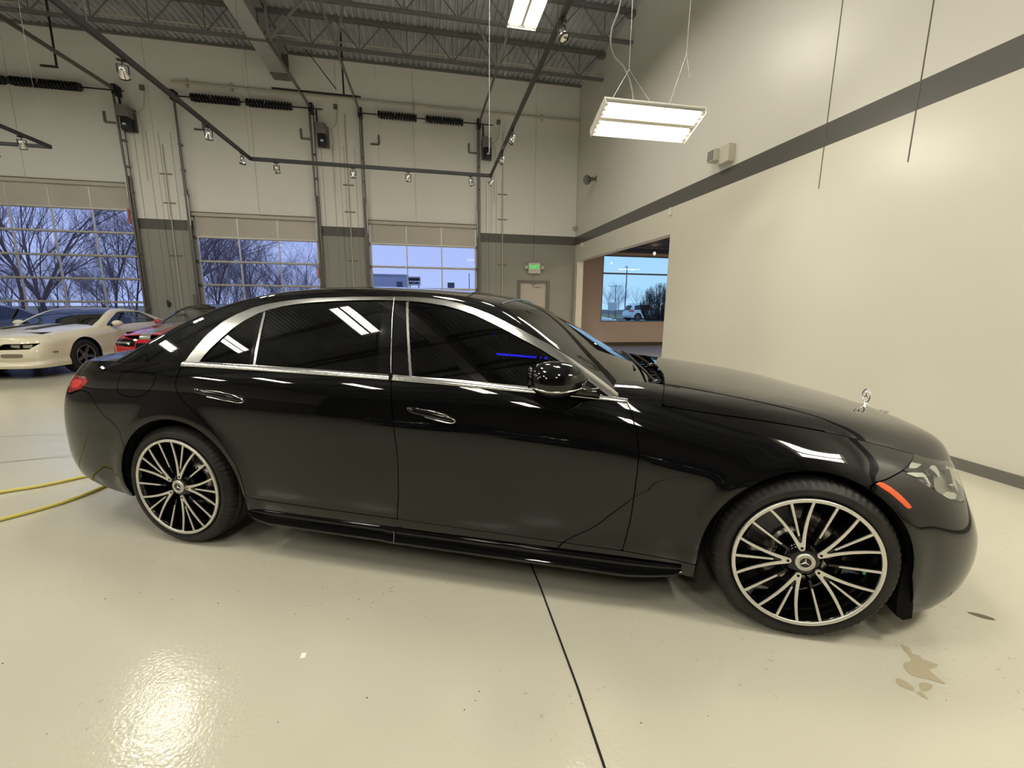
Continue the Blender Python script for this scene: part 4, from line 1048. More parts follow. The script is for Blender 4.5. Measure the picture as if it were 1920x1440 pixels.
rocker_f = both(notf(in_xz(RD+SILL_R[1:]+[(1.37,.325)]+SILL_F[1:]+[(2.6,.288),(2.783,.275),(2.82,.27),(2.82,1.3),(.0,1.3)], g)), lambda P: P[:, 0]-.40, lambda P: 2.86-P[:, 0], lambda P: .37-P[:, 2], archs)
def both_sides(name, f, m, off=0.0, edge=.014, farside=True):
    o = panel(name, clip(near, f), m, sedan, off, edge)
    if farside: panel(name, clip(mirror(far), f), m, sedan, off, edge)
    return o
PT = M['paint']
both_sides('rear_door', rear_door_f, PT); both_sides('front_door', front_door_f, PT)
both_sides('front_fender', fender_f, PT); both_sides('front_bumper', bumper_f, PT)
both_sides('rear_bumper', bumper_r_f, PT); both_sides('quarter_panel', quarter_f, PT)
both_sides('sill_panel', rocker_f, PT)
both_sides('fuel_door', in_xz(FUEL, -g), PT, 0, .014)
both_sides('tail_lamp', tail_f, M['red_lens'], .001)
panel('tail_lamp_bar', clip(near, both(in_xz([(-.60,.955),(-.66,.9625),(-.80,.958),(-.80,.950),(-.66,.954),(-.62,.946)]))), M['bright_chrome'], sedan, .003)
panel('tail_reflector', clip(near, in_xz([(-.62,.93),(-.70,.94),(-.78,.92),(-.74,.885),(-.66,.895)])), M['red_bright'], sedan, .0025)
both_sides('grille', both(grille_f, lambda P: P[:, 2]-.01), M['gloss_black'], -.03)
# headlamp: clear lens, housing behind it, reflectors and the light bars
lens = both_sides('headlamp_lens', headlight_f, M['lens'], .001, 0)
house = both_sides('headlamp_housing', both(in_xz(HL, .004), lambda P: np.abs(P[:, 1])-.395), mat('lamp_housing', (0.06, 0.06, 0.058), 0.2, 0.6), -.055, .0)
panel('headlamp_reveal', clip(near, both(headlight_f)), M['frame_grey'], sedan, -.004, .055)
_d = bpy.data.objects['headlamp_reveal']
# keep only the folded rim of the reveal
_bm = bmesh.new(); _bm.from_mesh(_d.data); _bm.faces.ensure_lookup_table()
_nf = len(clip(near, headlight_f)[1]); bmesh.ops.delete(_bm, geom=_bm.faces[:_nf], context='FACES'); _bm.to_mesh(_d.data); _bm.free()
def lamp_piece(poly, m, off, name, edge=.02):
    return panel(name, clip(near, in_xz(poly)), M[m] if isinstance(m, str) else m, house, off, edge)
lamp_piece([(3.590,.7475),(3.70,.734),(3.708,.690),(3.700,.684),(3.690,.722),(3.645,.727)], 'bright_chrome', -.018, 'light_guide')
lamp_piece([(3.590,.745),(3.64,.715),(3.705,.690),(3.705,.680),(3.66,.694),(3.62,.718)], 'bright_chrome', -.019, 'light_guide')
lamp_piece([(3.640,.722),(3.690,.716),(3.694,.698),(3.665,.702)], 'frame_grey', -.026, 'side_lamp')
lamp_piece([(3.63,.757),(3.68,.775),(3.735,.772),(3.72,.757),(3.68,.752)], 'bright_chrome', -.024, 'upper_reflector')
lamp_piece([(3.78,.72),(3.84,.71),(3.86,.67),(3.83,.63),(3.775,.64),(3.755,.68)], 'disc', -.035, 'projector_bowl')
lamp_piece([(3.755,.742),(3.80,.745),(3.81,.722),(3.79,.700),(3.775,.725)], 'bright_chrome', -.022, 'reflector_facet')
lamp_piece([(3.76,.650),(3.80,.628),(3.855,.614),(3.885,.616),(3.86,.635),(3.80,.655)], 'bright_chrome', -.020, 'lower_reflector')
lamp_piece([(3.87,.66),(3.92,.70),(3.93,.64),(3.90,.618)], 'chrome', -.016, 'front_reflector')
# amber side marker following the wheel arch
mk = smooth_poly([(3.437,.712),(3.452,.716),(3.48,.706),(3.52,.677),(3.55,.648),(3.566,.628),(3.548,.625),(3.52,.648),(3.485,.678),(3.45,.700)], 4)
tag(panel('side_marker', clip(near, in_xz(mk)), M['amber'], sedan, .003, .006), 'orange side marker')
# shiny side skirt
def skirt(ys):
    xs = np.linspace(.47, 2.74, 90); prof = [(-.030,.262),(.000,.262),(.008,.252),(.007,.240),(.012,.222),(.026,.205),(.030,.196),(.024,.186),(.002,.180),(-.06,.176)]
    P = np.zeros((len(xs), len(prof), 3))
    for i, x in enumerate(xs):
        e = min(1, max(0.0, (x-.47)/.12), max(0.0, (2.74-x)/.25)); e = math.sqrt(max(e, .0))
        wb_ = float(B.sidew(x, .30)) - .012
        for j, (dy, z) in enumerate(prof): P[i, j] = (x, -(wb_+dy*(.35+.65*e)), .262+(z-.262)*(.35+.65*e)+(0.004 if x < 1.3 else 0.0)-.012*(x-1.5)/1.3)
    Ms = flip(grid_mesh(P)); return Ms if ys < 0 else mirror(Ms)
panel('side_skirt', skirt(-1), PT, sedan, 0, .01); panel('side_skirt', skirt(1), PT, sedan, 0, .01)
MB().bar((1.345, -.942, .245), (1.352, -.965, .195), .003, .02).build('skirt_seam', M['frame_grey'], sedan)

# top surfaces share the edge of the flank
def top_grid(s0, s1, n, nq, fn):
    s = np.linspace(s0, s1, n); q = np.linspace(-1, 1, nq); Sg, Qg = np.meshgrid(s, q, indexing='ij')
    x, w, z = B.side(Sg, np.ones_like(Sg)); sh = fn(np.abs(Qg)); c = (B.hc if s1 > .9 else B.dc)(x)
    c = np.maximum(c, z-.02); Z = c-(c-z)*sh
    return grid_mesh(np.stack([x, w*Qg, Z], -1))
hood_M = top_grid(.74, 1.97, 190, 200, lambda q: .27*q**2+.73*q**9)
cowl_x = lambda P: 2.672-.10*np.clip(np.abs(P[:, 1])-.35, 0, 1)**1.6*1.6
hood_f = lambda P: np.minimum(P[:, 0]-cowl_x(P), (B.WH(P[:, 0])*np.where(P[:, 0] > B.XB, 9, 1)-.004)-np.abs(P[:, 1]))
hd = panel('hood', clip(hood_M, hood_f), PT, sedan, .0015, .02)
cab = lambda P: B.cabin(P[:, 0], P[:, 1])-P[:, 2]
for sg in (-1, 1): panel('cowl_side', clip(hood_M, both(lambda P: cowl_x(P)-P[:, 0]-.003, notf(cab), lambda P: P[:, 1]*sg-.66)), PT, sedan, 0, .02)
panel('cowl_tray', clip(hood_M, both(lambda P: cowl_x(P)+.02-P[:, 0], lambda P: .665-np.abs(P[:, 1]), lambda P: P[:, 0]-2.4)), M['matte_black'], sedan, -.055, 0)
for k in range(10):
    yy = -.6+k*.13; MB().box((2.56, yy, .965), (2.66, yy+.012, 1.0)).build('cowl_rib', M['gloss_black'], sedan)
for (p0, p1, p2) in (((2.63, -.50, 1.005), (2.56, -.05, 1.045), (2.50, .35, 1.075)), ((2.66, .12, 1.015), (2.58, .40, 1.05), (2.52, .62, 1.04))):
    wp = MB().tube(smooth_pts([p0, p1, p2]), .008, 8).build('wiper_arm', M['gloss_black'], sedan)
    MB().tube([(p1[0]-.03, p1[1]-.25, p1[2]+.0), (p2[0]-.02, p2[1]+.1, p2[2]+.0)], .006, 6).build('wiper_blade', M['matte_black'], wp)
    MB().ellipsoid(p0, (.03, .025, .02), 12, 8).build('wiper_pivot', M['gloss_black'], wp)
# chrome strip on the hood nose and hood star
pts = []
for s_ in list(np.linspace(1.72, 1.965, 14)):
    x_, w_, z_ = [float(v) for v in B.side(s_, 1.0)]; pts.append((x_, w_, z_+.004))
pts = pts+[(p[0], -p[1], p[2]) for p in pts[::-1]]
MB().tube(pts, .004, 8).build('hood_nose_trim', M['bright_chrome'], hd)
orn = MB().lathe([(0, .0), (0, .017), (.006, .014), (.012, .008), (.020, .006), (.020, 0)], 20, (3.84, 0, .845), 'z').build('hood_star', M['bright_chrome'], hd)
sr = MB()
R_, n_ = .037, 40
sr.tube([(3.84+math.sin(.18)*0, math.cos(2*PI*k/n_)*R_, .905+math.sin(2*PI*k/n_)*R_) for k in range(n_+1)], .0032, 8).build('star_ring', M['bright_chrome'], orn)
st = star3(.036, .0055, 0, -.004); st.build('star_emblem', M['bright_chrome'], orn, (3.84, 0, .905), (0, 0, PI/2))
MB().lathe([(0, .026), (.002, .026), (.002, .022), (0, .022)], 28, (3.90, -.06, .829), 'z', closed=True).build('nose_badge', M['frame_grey'], hd)

deck_M = top_grid(-.96, .42, 150, 110, lambda q: .3*q**2+.7*q**5)
panel('trunk_lid', clip(deck_M, both(notf(cab), lambda P: -.35-P[:, 0])), PT, sedan, 0, .01)
pts = []
for s_ in np.linspace(-.50, -.95, 22):
    x_, w_, z_ = [float(v) for v in B.side(s_, 1.0)]; pts.append((x_+.03, w_*.955, z_+.016))
pts = pts+[(p[0], -p[1], p[2]) for p in pts[::-1]]
MB().tube(pts, .009, 10).build('trunk_lip', PT, sedan)

# cabin
xs = np.concatenate([np.linspace(-1.2, 2.8, 330)]); qs = np.concatenate([np.linspace(-1, -.6, 60, endpoint=False), np.linspace(-.6, .6, 60, endpoint=False), np.linspace(.6, 1, 61)])
cab_M = height_grid(B.cabin, xs, qs, B.wb)
DLO_O = [(.079,1.00),(.087,1.051),(.106,1.098),(.130,1.152),(.166,1.212),(.240,1.292),(.300,1.328),(.388,1.366),(.470,1.388),(.565,1.404),(.66,1.415),(.76,1.423),(.992,1.432),(1.236,1.434),(1.34,1.432),(1.445,1.426),(1.53,1.417),(1.618,1.400),(1.70,1.377),(1.788,1.346),(1.87,1.313),(1.951,1.279),(2.09,1.212),(2.199,1.149),(2.315,1.077),(2.435,.998),(2.50,.955),(2.5,.90),(.079,.90)]
DLO_I = [(.185,1.00),(.188,1.065),(.207,1.108),(.238,1.155),(.275,1.205),(.319,1.252),(.38,1.300),(.445,1.337),(.51,1.360),(.58,1.377),(.67,1.391),(.76,1.400),(.88,1.408),(1.0,1.413),(1.176,1.416),(1.315,1.412),(1.39,1.407),(1.455,1.400),(1.54,1.388),(1.628,1.368),(1.71,1.343),(1.798,1.309),(1.88,1.274),(1.96,1.236),(2.065,1.188),(2.182,1.124),(2.292,1.057),(2.405,.985),(2.43,.90),(.185,.90)]
sidef = lambda P: np.abs(P[:, 1])-.40
above = lambda P: np.minimum(P[:, 2]-np.where(P[:, 0] > 1, B.hood(P[:, 0], P[:, 1]), B.deck(P[:, 0], P[:, 1]))+.01, 9)
wind = [(1.805,0),(1.805,.30),(1.80,.545),(1.86,.575),(1.95,.597),(2.10,.604),(2.28,.605),(2.40,.62),(2.47,.645),(2.56,.70),(2.9,.75),(2.9,-.1),(1.805,-.1)]
rearw = [(-.93,0),(-.90,.40),(-.84,.56),(-.60,.585),(-.30,.56),(.0,.50),(.02,.2),(.02,-.1),(-.93,-.1)]
roofg = [(.22,-.1),(.22,.40),(.28,.47),(1.48,.47),(1.565,.44),(1.59,.30),(1.605,-.1)]
body_f = both(notf(both(in_xz(DLO_O), sidef)), notf(in_xw(wind, .002)), notf(in_xw(rearw, .002)), notf(in_xw(roofg, .003)), above)
panel('roof_and_pillars', clip(cab_M, body_f), PT, sedan, 0, .012)
panel('glass_roof', clip(cab_M, both(in_xw(roofg))), M['gloss_black'], sedan, .001, .01)
panel('windscreen', clip(cab_M, both(in_xw(wind), lambda P: P[:, 2]-B.hood(P[:, 0], P[:, 1])+.05)), M['windshield'], sedan, -.002, 0)
panel('rear_window', clip(cab_M, both(in_xw(rearw), above)), M['car_glass'], sedan, -.002, 0)
MB().tube([(1.806, -.535, float(B.cabin(1.806, .535))+.003)]+[(1.808, w, float(B.cabin(1.808, w))+.003) for w in (-.4, -.2, 0, .2, .4, .535)], .004, 6).build('windscreen_top_seal', M['chrome'], sedan)
for sg in (-1, 1):
    onside = (lambda s_: (lambda P: P[:, 1]*s_-.40))(sg)
    zb_ = lambda P: P[:, 2]-B.zb(P[:, 0])
    tag(panel('window_trim', clip(cab_M, both(in_xz(DLO_O), notf(in_xz(DLO_I)), onside, lambda P: P[:, 2]-B.zb(P[:, 0])-.0)), M['chrome'], sedan, .004, .008), 'satin chrome window trim')
    div = [(.448,1.45),(.463,1.45),(.572,1.0),(.557,1.0)]; bl1 = [(.425,1.45),(.448,1.45),(.557,1.0),(.528,1.0)]
    bp_ = [(1.180,1.45),(1.318,1.45),(1.316,1.40),(1.385,1.20),(1.452,1.0),(1.270,1.0)]
    tri = [(2.20,1.15),(2.3,1.15),(2.46,.95),(2.16,.95),(2.205,1.04)]
    glass_f = both(in_xz(DLO_I), onside)
    panel('quarter_window', clip(cab_M, both(glass_f, in_xz([(0,1.5),(.425,1.5),(.425,1.45),(.528,1.0),(.53,.8),(0,.8)]))), M['car_glass'], sedan, -.003, 0)
    panel('rear_door_window', clip(cab_M, both(glass_f, in_xz([(.463,1.5),(.463,1.45),(.572,1.0),(.58,.8),(1.29,.8),(1.270,1.0),(1.180,1.45),(1.18,1.5)]))), M['car_glass'], sedan, -.003, 0)
    panel('front_door_window', clip(cab_M, both(glass_f, in_xz([(1.332,1.5),(1.330,1.40),(1.399,1.20),(1.466,1.0),(1.5,.8),(2.16,.8),(2.16,.95),(2.205,1.04),(2.20,1.15),(2.4,1.5)]))), M['car_glass'], sedan, -.003, 0)
    panel('division_post', clip(cab_M, both(glass_f, in_xz(bl1))), M['gloss_black'], sedan, -.001, .006)
    panel('division_trim', clip(cab_M, both(glass_f, in_xz(div))), M['chrome'], sedan, .002, .006)
    panel('centre_pillar', clip(cab_M, both(glass_f, in_xz(bp_))), M['gloss_black'], sedan, -.001, .006)
    panel('pillar_trim', clip(cab_M, both(glass_f, in_xz([(1.318,1.45),(1.332,1.45),(1.330,1.40),(1.399,1.20),(1.466,1.0),(1.452,1.0),(1.385,1.20),(1.316,1.40)]))), M['chrome'], sedan, .002, .006)
    q_ = []
    for zt_, xt_ in ((1.428, 1.238), (1.35, 1.259), (1.27, 1.281), (1.19, 1.303), (1.12, 1.321), (1.062, 1.337)):
        ws_ = np.linspace(.5, .92, 400); ww_ = float(ws_[np.argmin(np.abs(B.cabin(xt_+0*ws_, ws_)-zt_))]); q_.append((xt_, sg*(ww_+.003), zt_+.002))
    MB().tube(smooth_pts(q_, 4), .0026, 6).build('door_edge_trim', M['chrome'], sedan)
    panel('mirror_base_panel', clip(cab_M, both(in_xz(DLO_I), onside, in_xz(tri))), M['gloss_black'], sedan, -.001, .006)
# belt moulding
def belt(sg):
    xs_ = np.linspace(.080, 2.468, 160); P = np.zeros((160, 6, 3))
    for i, x in enumerate(xs_):
        zb_ = float(B.zb(x)); wb_ = float(B.wb(x)); e = .6+.4*min(1, (2.468-x)/.5)
        for j, (dz, dn) in enumerate(((-.012,-.002),(-.010,.006),(-.003,.010),(.006,.009),(.012,.006),(.015,-.001))):
            dz *= e; P[i, j] = (x, -(wb_-.60*dz+dn), zb_+dz)
    Ms = grid_mesh(P); return Ms if sg < 0 else mirror(Ms)
tag(panel('belt_moulding', belt(-1), M['chrome'], sedan, 0, .004), 'satin chrome belt moulding'); panel('belt_moulding', belt(1), M['chrome'], sedan, 0, .004)
MB().box((1.3395, -.925, 1.024), (1.3445, -.885, 1.062)).build('moulding_gap', M['matte_black'], sedan)

# door handles
def handle(x0, z0, x1, z1, sg):
    n = 22; P = np.zeros((n, 9, 3))
    for i in range(n):
        t = i/(n-1); x = x0+(x1-x0)*t; zc = z0+(z1-z0)*t; e = max(.05, math.sqrt(max(0, 1-abs(2*t-1)**5)))
        for j in range(9):
            a = -PI/2+PI*j/8; z = zc+math.sin(a)*.0165*e
            P[i, j] = (x, -(float(B.sidew(x, z))+.004+.013*math.cos(a)*e), z)
    h = panel('door_handle', grid_mesh(P) if sg < 0 else mirror(grid_mesh(P)), M['gloss_black'], sedan, 0, .01)
    def rail(pts, r): 
        q = [(x, sg*(float(B.sidew(x, z))+d), z) for x, z, d in pts]; MB().tube(smooth_pts(q, 5), r, 8).build('handle_trim', M['bright_chrome'], h)
    dz = (z1-z0); L = x1-x0
    rail([(x0+.10, z0+dz*.35-.0175, .010), (x0+L*.7, z0+dz*.7-.0185, .013), (x1-.015, z1-.015, .010), (x1+.003, z1-.004, .008), (x1-.02, z1+.010, .012), (x1-.06, z1-dz*.2+.0165, .014)], .0026)
    rail([(x0+.01, z0+.006, .006), (x0+L*.5, z0+dz*.5+.0175, .011), (x1-.06, z1-dz*.2+.0165, .014)], .0022)
for sg in (-1, 1): handle(.205, .932, .530, .898, sg); handle(1.445, .905, 1.692, .868, sg)

# door mirrors
def door_mirror(sg):
    n, m = 28, 20; P = np.zeros((n, m, 3))
    for i in range(n):
        t = i/(n-1); x = 2.050+.245*t
        r = (1-(1-min(1, t/.45))**2.4)**(1/2.4) if t < .45 else max(.0, 1-((t-.45)/.55)**2.3)**.75
        r = max(r, .50 if t < .001 else r); r = r if i else .62
        if i == n-1: r = .02
        zc = 1.088-.012*math.sin(t*PI)+.0*t; yc = 1.000-.035*t
        for j in range(m):
            a = 2*PI*j/(m-1); ca, sa = math.cos(a), math.sin(a)
            rz = .085 if sa > 0 else .078
            P[i, j] = (x, -(yc+.115*r*math.copysign(abs(ca)**.9, ca)), zc+rz*r*math.copysign(abs(sa)**.92, sa)*(1 if sa > 0 else .95))
    G = grid_mesh(P); G = G if sg < 0 else mirror(G)
    o = panel('door_mirror', flip(G), PT, sedan, 0, 0)
    MB().add([(2.051, sg*(1.0+.10*.62*math.cos(a)), 1.088+.074*.62*math.sin(a)) for a in [2*PI*k/24 for k in range(24)]], [tuple(range(24))]).build('mirror_face', M['bright_chrome'], o)
    # trim blade under the cap
    q = []
    for t in np.linspace(.0, .90, 20):
        r = (1-(1-min(1, t/.45))**2.4)**(1/2.4) if t < .45 else max(.0, 1-((t-.45)/.55)**2.3)**.75
        r = max(r, .40); dz_ = .026+.006*t; q.append((2.050+.245*t, sg*(1.000-.035*t+.115*r*math.sqrt(max(0, 1-(dz_/(.078*r))**2))+.001), 1.088-.012*math.sin(t*PI)-dz_))
    MB().tube(q, .0045, 8).build('mirror_trim', M['chrome'], o)
    MB().tube(smooth_pts([(2.24, sg*.935, 1.035), (2.29, sg*.915, 1.020), (2.335, sg*.885, 1.012)], 5), [.030, .029, .027, .025, .024, .022, .021, .021, .022, .024, .026], 12).build('mirror_arm', M['gloss_black'], o)
    return o
door_mirror(-1); door_mirror(1)

# inner hull, wheel housings, underbody: everything dark behind the gaps
hull_f = both(lambda P: arch_fn(P[:, 0], P[:, 2], a1)-.004, lambda P: arch_fn(P[:, 0], P[:, 2], a2)-.004)
hull_head = notf(both(in_xz(HL), lambda P: np.abs(P[:, 1])-.40))
coarse = side_grid(B, 160, 26)
panel('inner_hull', clip(coarse, both(hull_f, hull_head)), M['matte_black'], sedan, -.016, 0); panel('inner_hull', clip(mirror(coarse), both(hull_f, hull_head)), M['matte_black'], sedan, -.016, 0)
for c_ in (a1, a2):
    path = arch_path(c_, 50)
    for sg in (-1, 1):
        y1 = sg*.55; vs = []; n = len(path)
        for x, z, dx, dz in path: vs += [(x+dx*.002, sg*(float(B.sidew(x, z))-.006), z+dz*.002), (x+dx*.002, y1, z+dz*.002)]
        me = bpy.data.meshes.new('wheel_housing'); me.from_pydata(vs+[(c_[0], y1, c_[1])], [], [(2*k, 2*k+1, 2*k+3, 2*k+2) for k in range(n-1)]+[(2*k+1, 2*n, 2*k+3) for k in range(n-1)])
        link_mesh('wheel_housing', me, M['matte_black'], sedan)
        P = np.zeros((n, 3, 3))
        for k, (x, z, dx, dz) in enumerate(path):
            w_ = float(B.sidew(x, z))
            for j, (dr, dy) in enumerate(((0, 0), (-.006, -.004), (.004, -.03))): P[k, j] = (x+dx*dr, -(w_+dy), z+dz*dr)
        G = grid_mesh(P); G = G if sg < 0 else mirror(G); panel('arch_lip', G, PT, sedan, 0, 0)
MB().box((-.80, -.60, .27), (3.75, .60, .30)).box((.50, -.88, .20), (2.70, .88, .30)).build('underbody', M['matte_black'], sedan)
# front air curtain flap behind the bumper, seen in front of the tyre
MB().prism([(3.590,.38),(3.592,.20),(3.600,.135),(3.625,.12),(3.655,.135),(3.65,.20),(3.615,.35)], -.905, -.72).build('liner_flap', M['matte_black'], sedan)
# interior
it = MB().box((-.6, -.74, .30), (2.5, .74, .36)).box((2.2, -.74, .80), (2.55, .74, .96)).build('interior', M['interior'], sedan)
for x in (1.15, .05):
    for y in ((-.38, .38) if x > 1 else (-.38, .38)):
        MB().box((x-.05, y-.26, .36), (x+.52, y+.26, .56)).prism([(x-.10,.50),(x+.06,.52),(x-.16,1.16),(x-.28,1.14)], y-.24, y+.24).box((x-.30, y-.13, 1.16), (x-.20, y+.13, 1.32)).build('seat', M['interior'], sedan, bevel=.03)
MB().tube([(1.86+.05*math.sin(a), .38+.18*math.cos(a), .93+.17*math.sin(a)) for a in [2*PI*k/24 for k in range(25)]], .013, 8).build('steering_wheel', M['interior'], sedan)
tag(MB().tube([(1.451, .745, .988), (1.67, .745, .977), (1.889, .745, .966)], .0085, 8).build('ambient_light', M['blue_led'], sedan), 'glowing blue light strip on the far door')
# wheels
sedan_wheel(sedan, 0.005, -1, 72, label='rear wheel'); sedan_wheel(sedan, 3.216, -1, 108, label='front wheel')
sedan_wheel(sedan, 0.005, 1, 30); sedan_wheel(sedan, 3.216, 1, 50)
MB().ellipsoid((3.216+.215, -.952, .354-.012), (.008, .004, .012), 10, 6).build('green_tag', mat('green_tag', (0.02, 0.30, 0.12), 0.4), sedan)
# ================================================================ THE OTHER CARS
def shell(B, parent, paint, lw=dict(), front=None):
    pass
CAM = Body(XA=-2.35, XB=.45, nf=5.0, nr=5, xfm=1.03, xrm=-2.62, hr=.20, lowx=9, flr=.012, wbr=(-2.6, -.6), gac=(-.9, .10, -1.8, .25), tum=.50, crown=.05,
    arches=((0, .335, .375), (-2.05, .335, .375)),
    ztop=spl([-2.7,-2.0,-1.0,-.6,0,.5,.9,1.03],[.93,.94,.905,.885,.84,.79,.735,.70]),
    dtop=spl([-2.7,-1.0,-.5,.3,1.0],[.06,.06,.09,.12,.10]),
    zbot=spl([-2.7,-1.5,0,.5,1.1],[.22,.20,.20,.20,.20]),
    W0=spl([-2.7,-1.0,0,1.0],[.90,.905,.915,.90]),
    lowz=spl([.15,.22,.28,.33,.42,.6],[.03,.012,.0,.012,.004,0]),
    XF=spl([.15,.2,.27,.30,.36,.42,.5,.6,.67,.74],[1.00,1.03,1.05,1.005,1.03,1.045,1.03,1.00,.975,.94]),
    XR=spl([.15,.3,.5,.7,.95],[-2.5,-2.6,-2.62,-2.58,-2.5]),
    hc=spl([-1.3,-.7,-.3,.2,.6,.85,.95,1.03],[.975,.955,.93,.885,.83,.78,.75,.71]),
    dc=spl([-2.7,-2.3,-2.0],[.95,.97,.98]),
    Cz=spl([-2.8,-2.5,-2.2,-1.9,-1.65,-1.45,-1.25,-1.05,-.85,-.6,-.3,.1],[.93,1.03,1.13,1.215,1.258,1.270,1.252,1.20,1.115,.995,.86,.68]),
    zb=spl([-2.7,-2.0,-1.0,-.6,0.1],[.93,.94,.905,.885,.82]))
def generic_car(root, B, paint, roof_paint=None, wheelR=.33, wheels=(0, -2.05), yc=.79, glass='car_glass', wind='windshield', DL=None, WS=None, door=(-.72, -2.0), fine=1.0, spokes=5, extra=None, alloy='grey_alloy', bumper_z=None):
    near = side_grid(B, int(220*fine), int(44*fine)); far = mirror(near)
    arch2 = both(*[(lambda c: (lambda P: np.hypot(P[:, 0]-c[0], P[:, 2]-c[1])-c[2]))(c) for c in B.arches])
    d0, d1 = door; pan = {}
    reg = {'front_fender': lambda P: np.minimum(P[:, 0]-d0-.003, B.XB+.16-P[:, 0]-.003), 'front_fascia': lambda P: P[:, 0]-B.XB-.16,
           'door': lambda P: np.minimum(d0-.003-P[:, 0], P[:, 0]-d1-.003), 'quarter_panel': lambda P: d1-.003-P[:, 0]}
    for nm, f in reg.items():
        for G in (near, far):
            ff = both(f, arch2) if extra is None else both(f, arch2, extra)
            pan.setdefault(nm, []).append(panel(nm, clip(G, ff), paint, root, 0, .015))
    def top(s0, s1, n, nq, cfun, a, b):
        s = np.linspace(s0, s1, n); q = np.linspace(-1, 1, nq); Sg, Qg = np.meshgrid(s, q, indexing='ij'); x, w, z = B.side(Sg, np.ones_like(Sg))
        c = np.maximum(cfun(x), z-.02); sh = a*np.abs(Qg)**2+(1-a)*np.abs(Qg)**b; return grid_mesh(np.stack([x, w*Qg, c-(c-z)*sh], -1))
    cab = lambda P: B.cabin(P[:, 0], P[:, 1])-P[:, 2]
    sfrac = lambda x: (x-B.XA)/(B.XB-B.XA)
    H = top(sfrac(d0-.45), 1.97, int(110*fine), int(70*fine), B.hc, .35, 5)
    pan['hood'] = panel('hood', clip(H, notf(cab)), paint, root, 0, .01)
    D = top(-.95, sfrac(d1-.15), int(60*fine), int(50*fine), B.dc, .3, 5)
    panel('trunk_lid', clip(D, notf(cab)), paint, root, 0, .01)
    xs = np.linspace(B.xrm, d0+.75, int(170*fine)); qs = np.concatenate([np.linspace(-1, -.55, 26, endpoint=False), np.linspace(-.55, .55, 36, endpoint=False), np.linspace(.55, 1, 27)])
    C = height_grid(B.cabin, xs, qs, B.wb)
    above = lambda P: P[:, 2]-np.where(P[:, 0] > d1+.4, B.hood(np.minimum(P[:, 0], B.XB), P[:, 1]), B.deck(P[:, 0], P[:, 1]))+.01
    sidef = lambda P: np.abs(P[:, 1])-.35
    body = both(above, notf(both(in_xz(DL), sidef)), notf(in_xw(WS[0])), notf(in_xw(WS[1])))
    panel('roof', clip(C, body), roof_paint or paint, root, 0, .01)
    panel('windscreen', clip(C, both(above, in_xw(WS[0]))), M[wind], root, -.004, 0)
    panel('rear_window', clip(C, both(above, in_xw(WS[1]))), M[glass], root, -.004, 0)
    for sg in (-1, 1):
        on = (lambda s_: (lambda P: P[:, 1]*s_-.35))(sg)
        panel('side_window', clip(C, both(above, on, in_xz(DL))), M[glass], root, -.006, 0)
    x0, x1 = B.xrm+.15, B.xfm-.12; w = float(B.W0(0))-.10
    MB().box((x0, -w, .20), (x1, w, .26)).box((x0+.2, -w+.12, .26), (x1-.3, w-.12, float(B.zb(-1))-.08)).build('inner_hull', M['matte_black'], root)
    for cx, cz, R in B.arches:
        for sg in (-1, 1):
            y0, y1 = sg*(float(B.sidew(cx, cz+R))-.003), sg*(w-.35); vs = []; n = 24
            for k in range(n+1):
                a = -.5+(PI+1.0)*k/n; vs += [(cx+math.cos(a)*R, y0, cz+math.sin(a)*R), (cx+math.cos(a)*R, y1, cz+math.sin(a)*R)]
            me = bpy.data.meshes.new('wheel_housing'); me.from_pydata(vs+[(cx, y1, cz)], [], [(2*k, 2*k+1, 2*k+3, 2*k+2) for k in range(n)]+[(2*k+1, 2*n+2, 2*k+3) for k in range(n)])
            link_mesh('wheel_housing', me, M['matte_black'], root)
    for x in wheels:
        for sg in (-1, 1): simple_wheel(root, x, sg, wheelR, .24, yc, spokes, alloy)
    return pan, near, far, C, H, arch2
def side_mirror(root, x, y, z, sg, paint, rx=.09, ry=.10, rz=.065):
    MB().ellipsoid((x, sg*y, z), (rx, ry, rz), 18, 10).build('door_mirror', paint, root)
    MB().bar((x+.01, sg*(y-.12), z-.05), (x, sg*(y-.05), z-.02), .05, .03).build('mirror_arm', M['matte_black'], root)

# ---- cream sports coupe with black hood louvres
coupe = empty('cream_sports_coupe', (-6.60, 6.74, 0), -PI/2-.10, 'cream white older sports coupe with recessed headlamps and black hood stripes', 'car')
DLc = [(-2.22,.90),(-2.20,.965),(-1.95,1.12),(-1.85,1.165),(-1.75,1.185),(-1.30,1.195),(-1.18,1.17),(-.98,1.075),(-.72,.93),(-.70,.88)]
WSc = ([(-1.36,-.1),(-1.36,.42),(-1.30,.52),(-1.0,.60),(-.72,.68),(-.3,.74),(-.3,-.1)], [(-2.55,-.1),(-2.50,.50),(-2.0,.50),(-1.80,.42),(-1.80,-.1)])
headw = [(.86,.650),(.76,.545),(.26,.535),(.36,.640)]
hl_f = lambda P: np.minimum(poly_sdf(headw)(np.abs(P[:, 1]), P[:, 2]), P[:, 0]-.6)
pan, cn, cf, cc, ch, ca = generic_car(coupe, CAM, M['cream_paint'], glass='clear_glass', wind='coupe_screen', DL=DLc, WS=WSc, door=(-.62, -1.95), fine=1.1, extra=notf(hl_f))
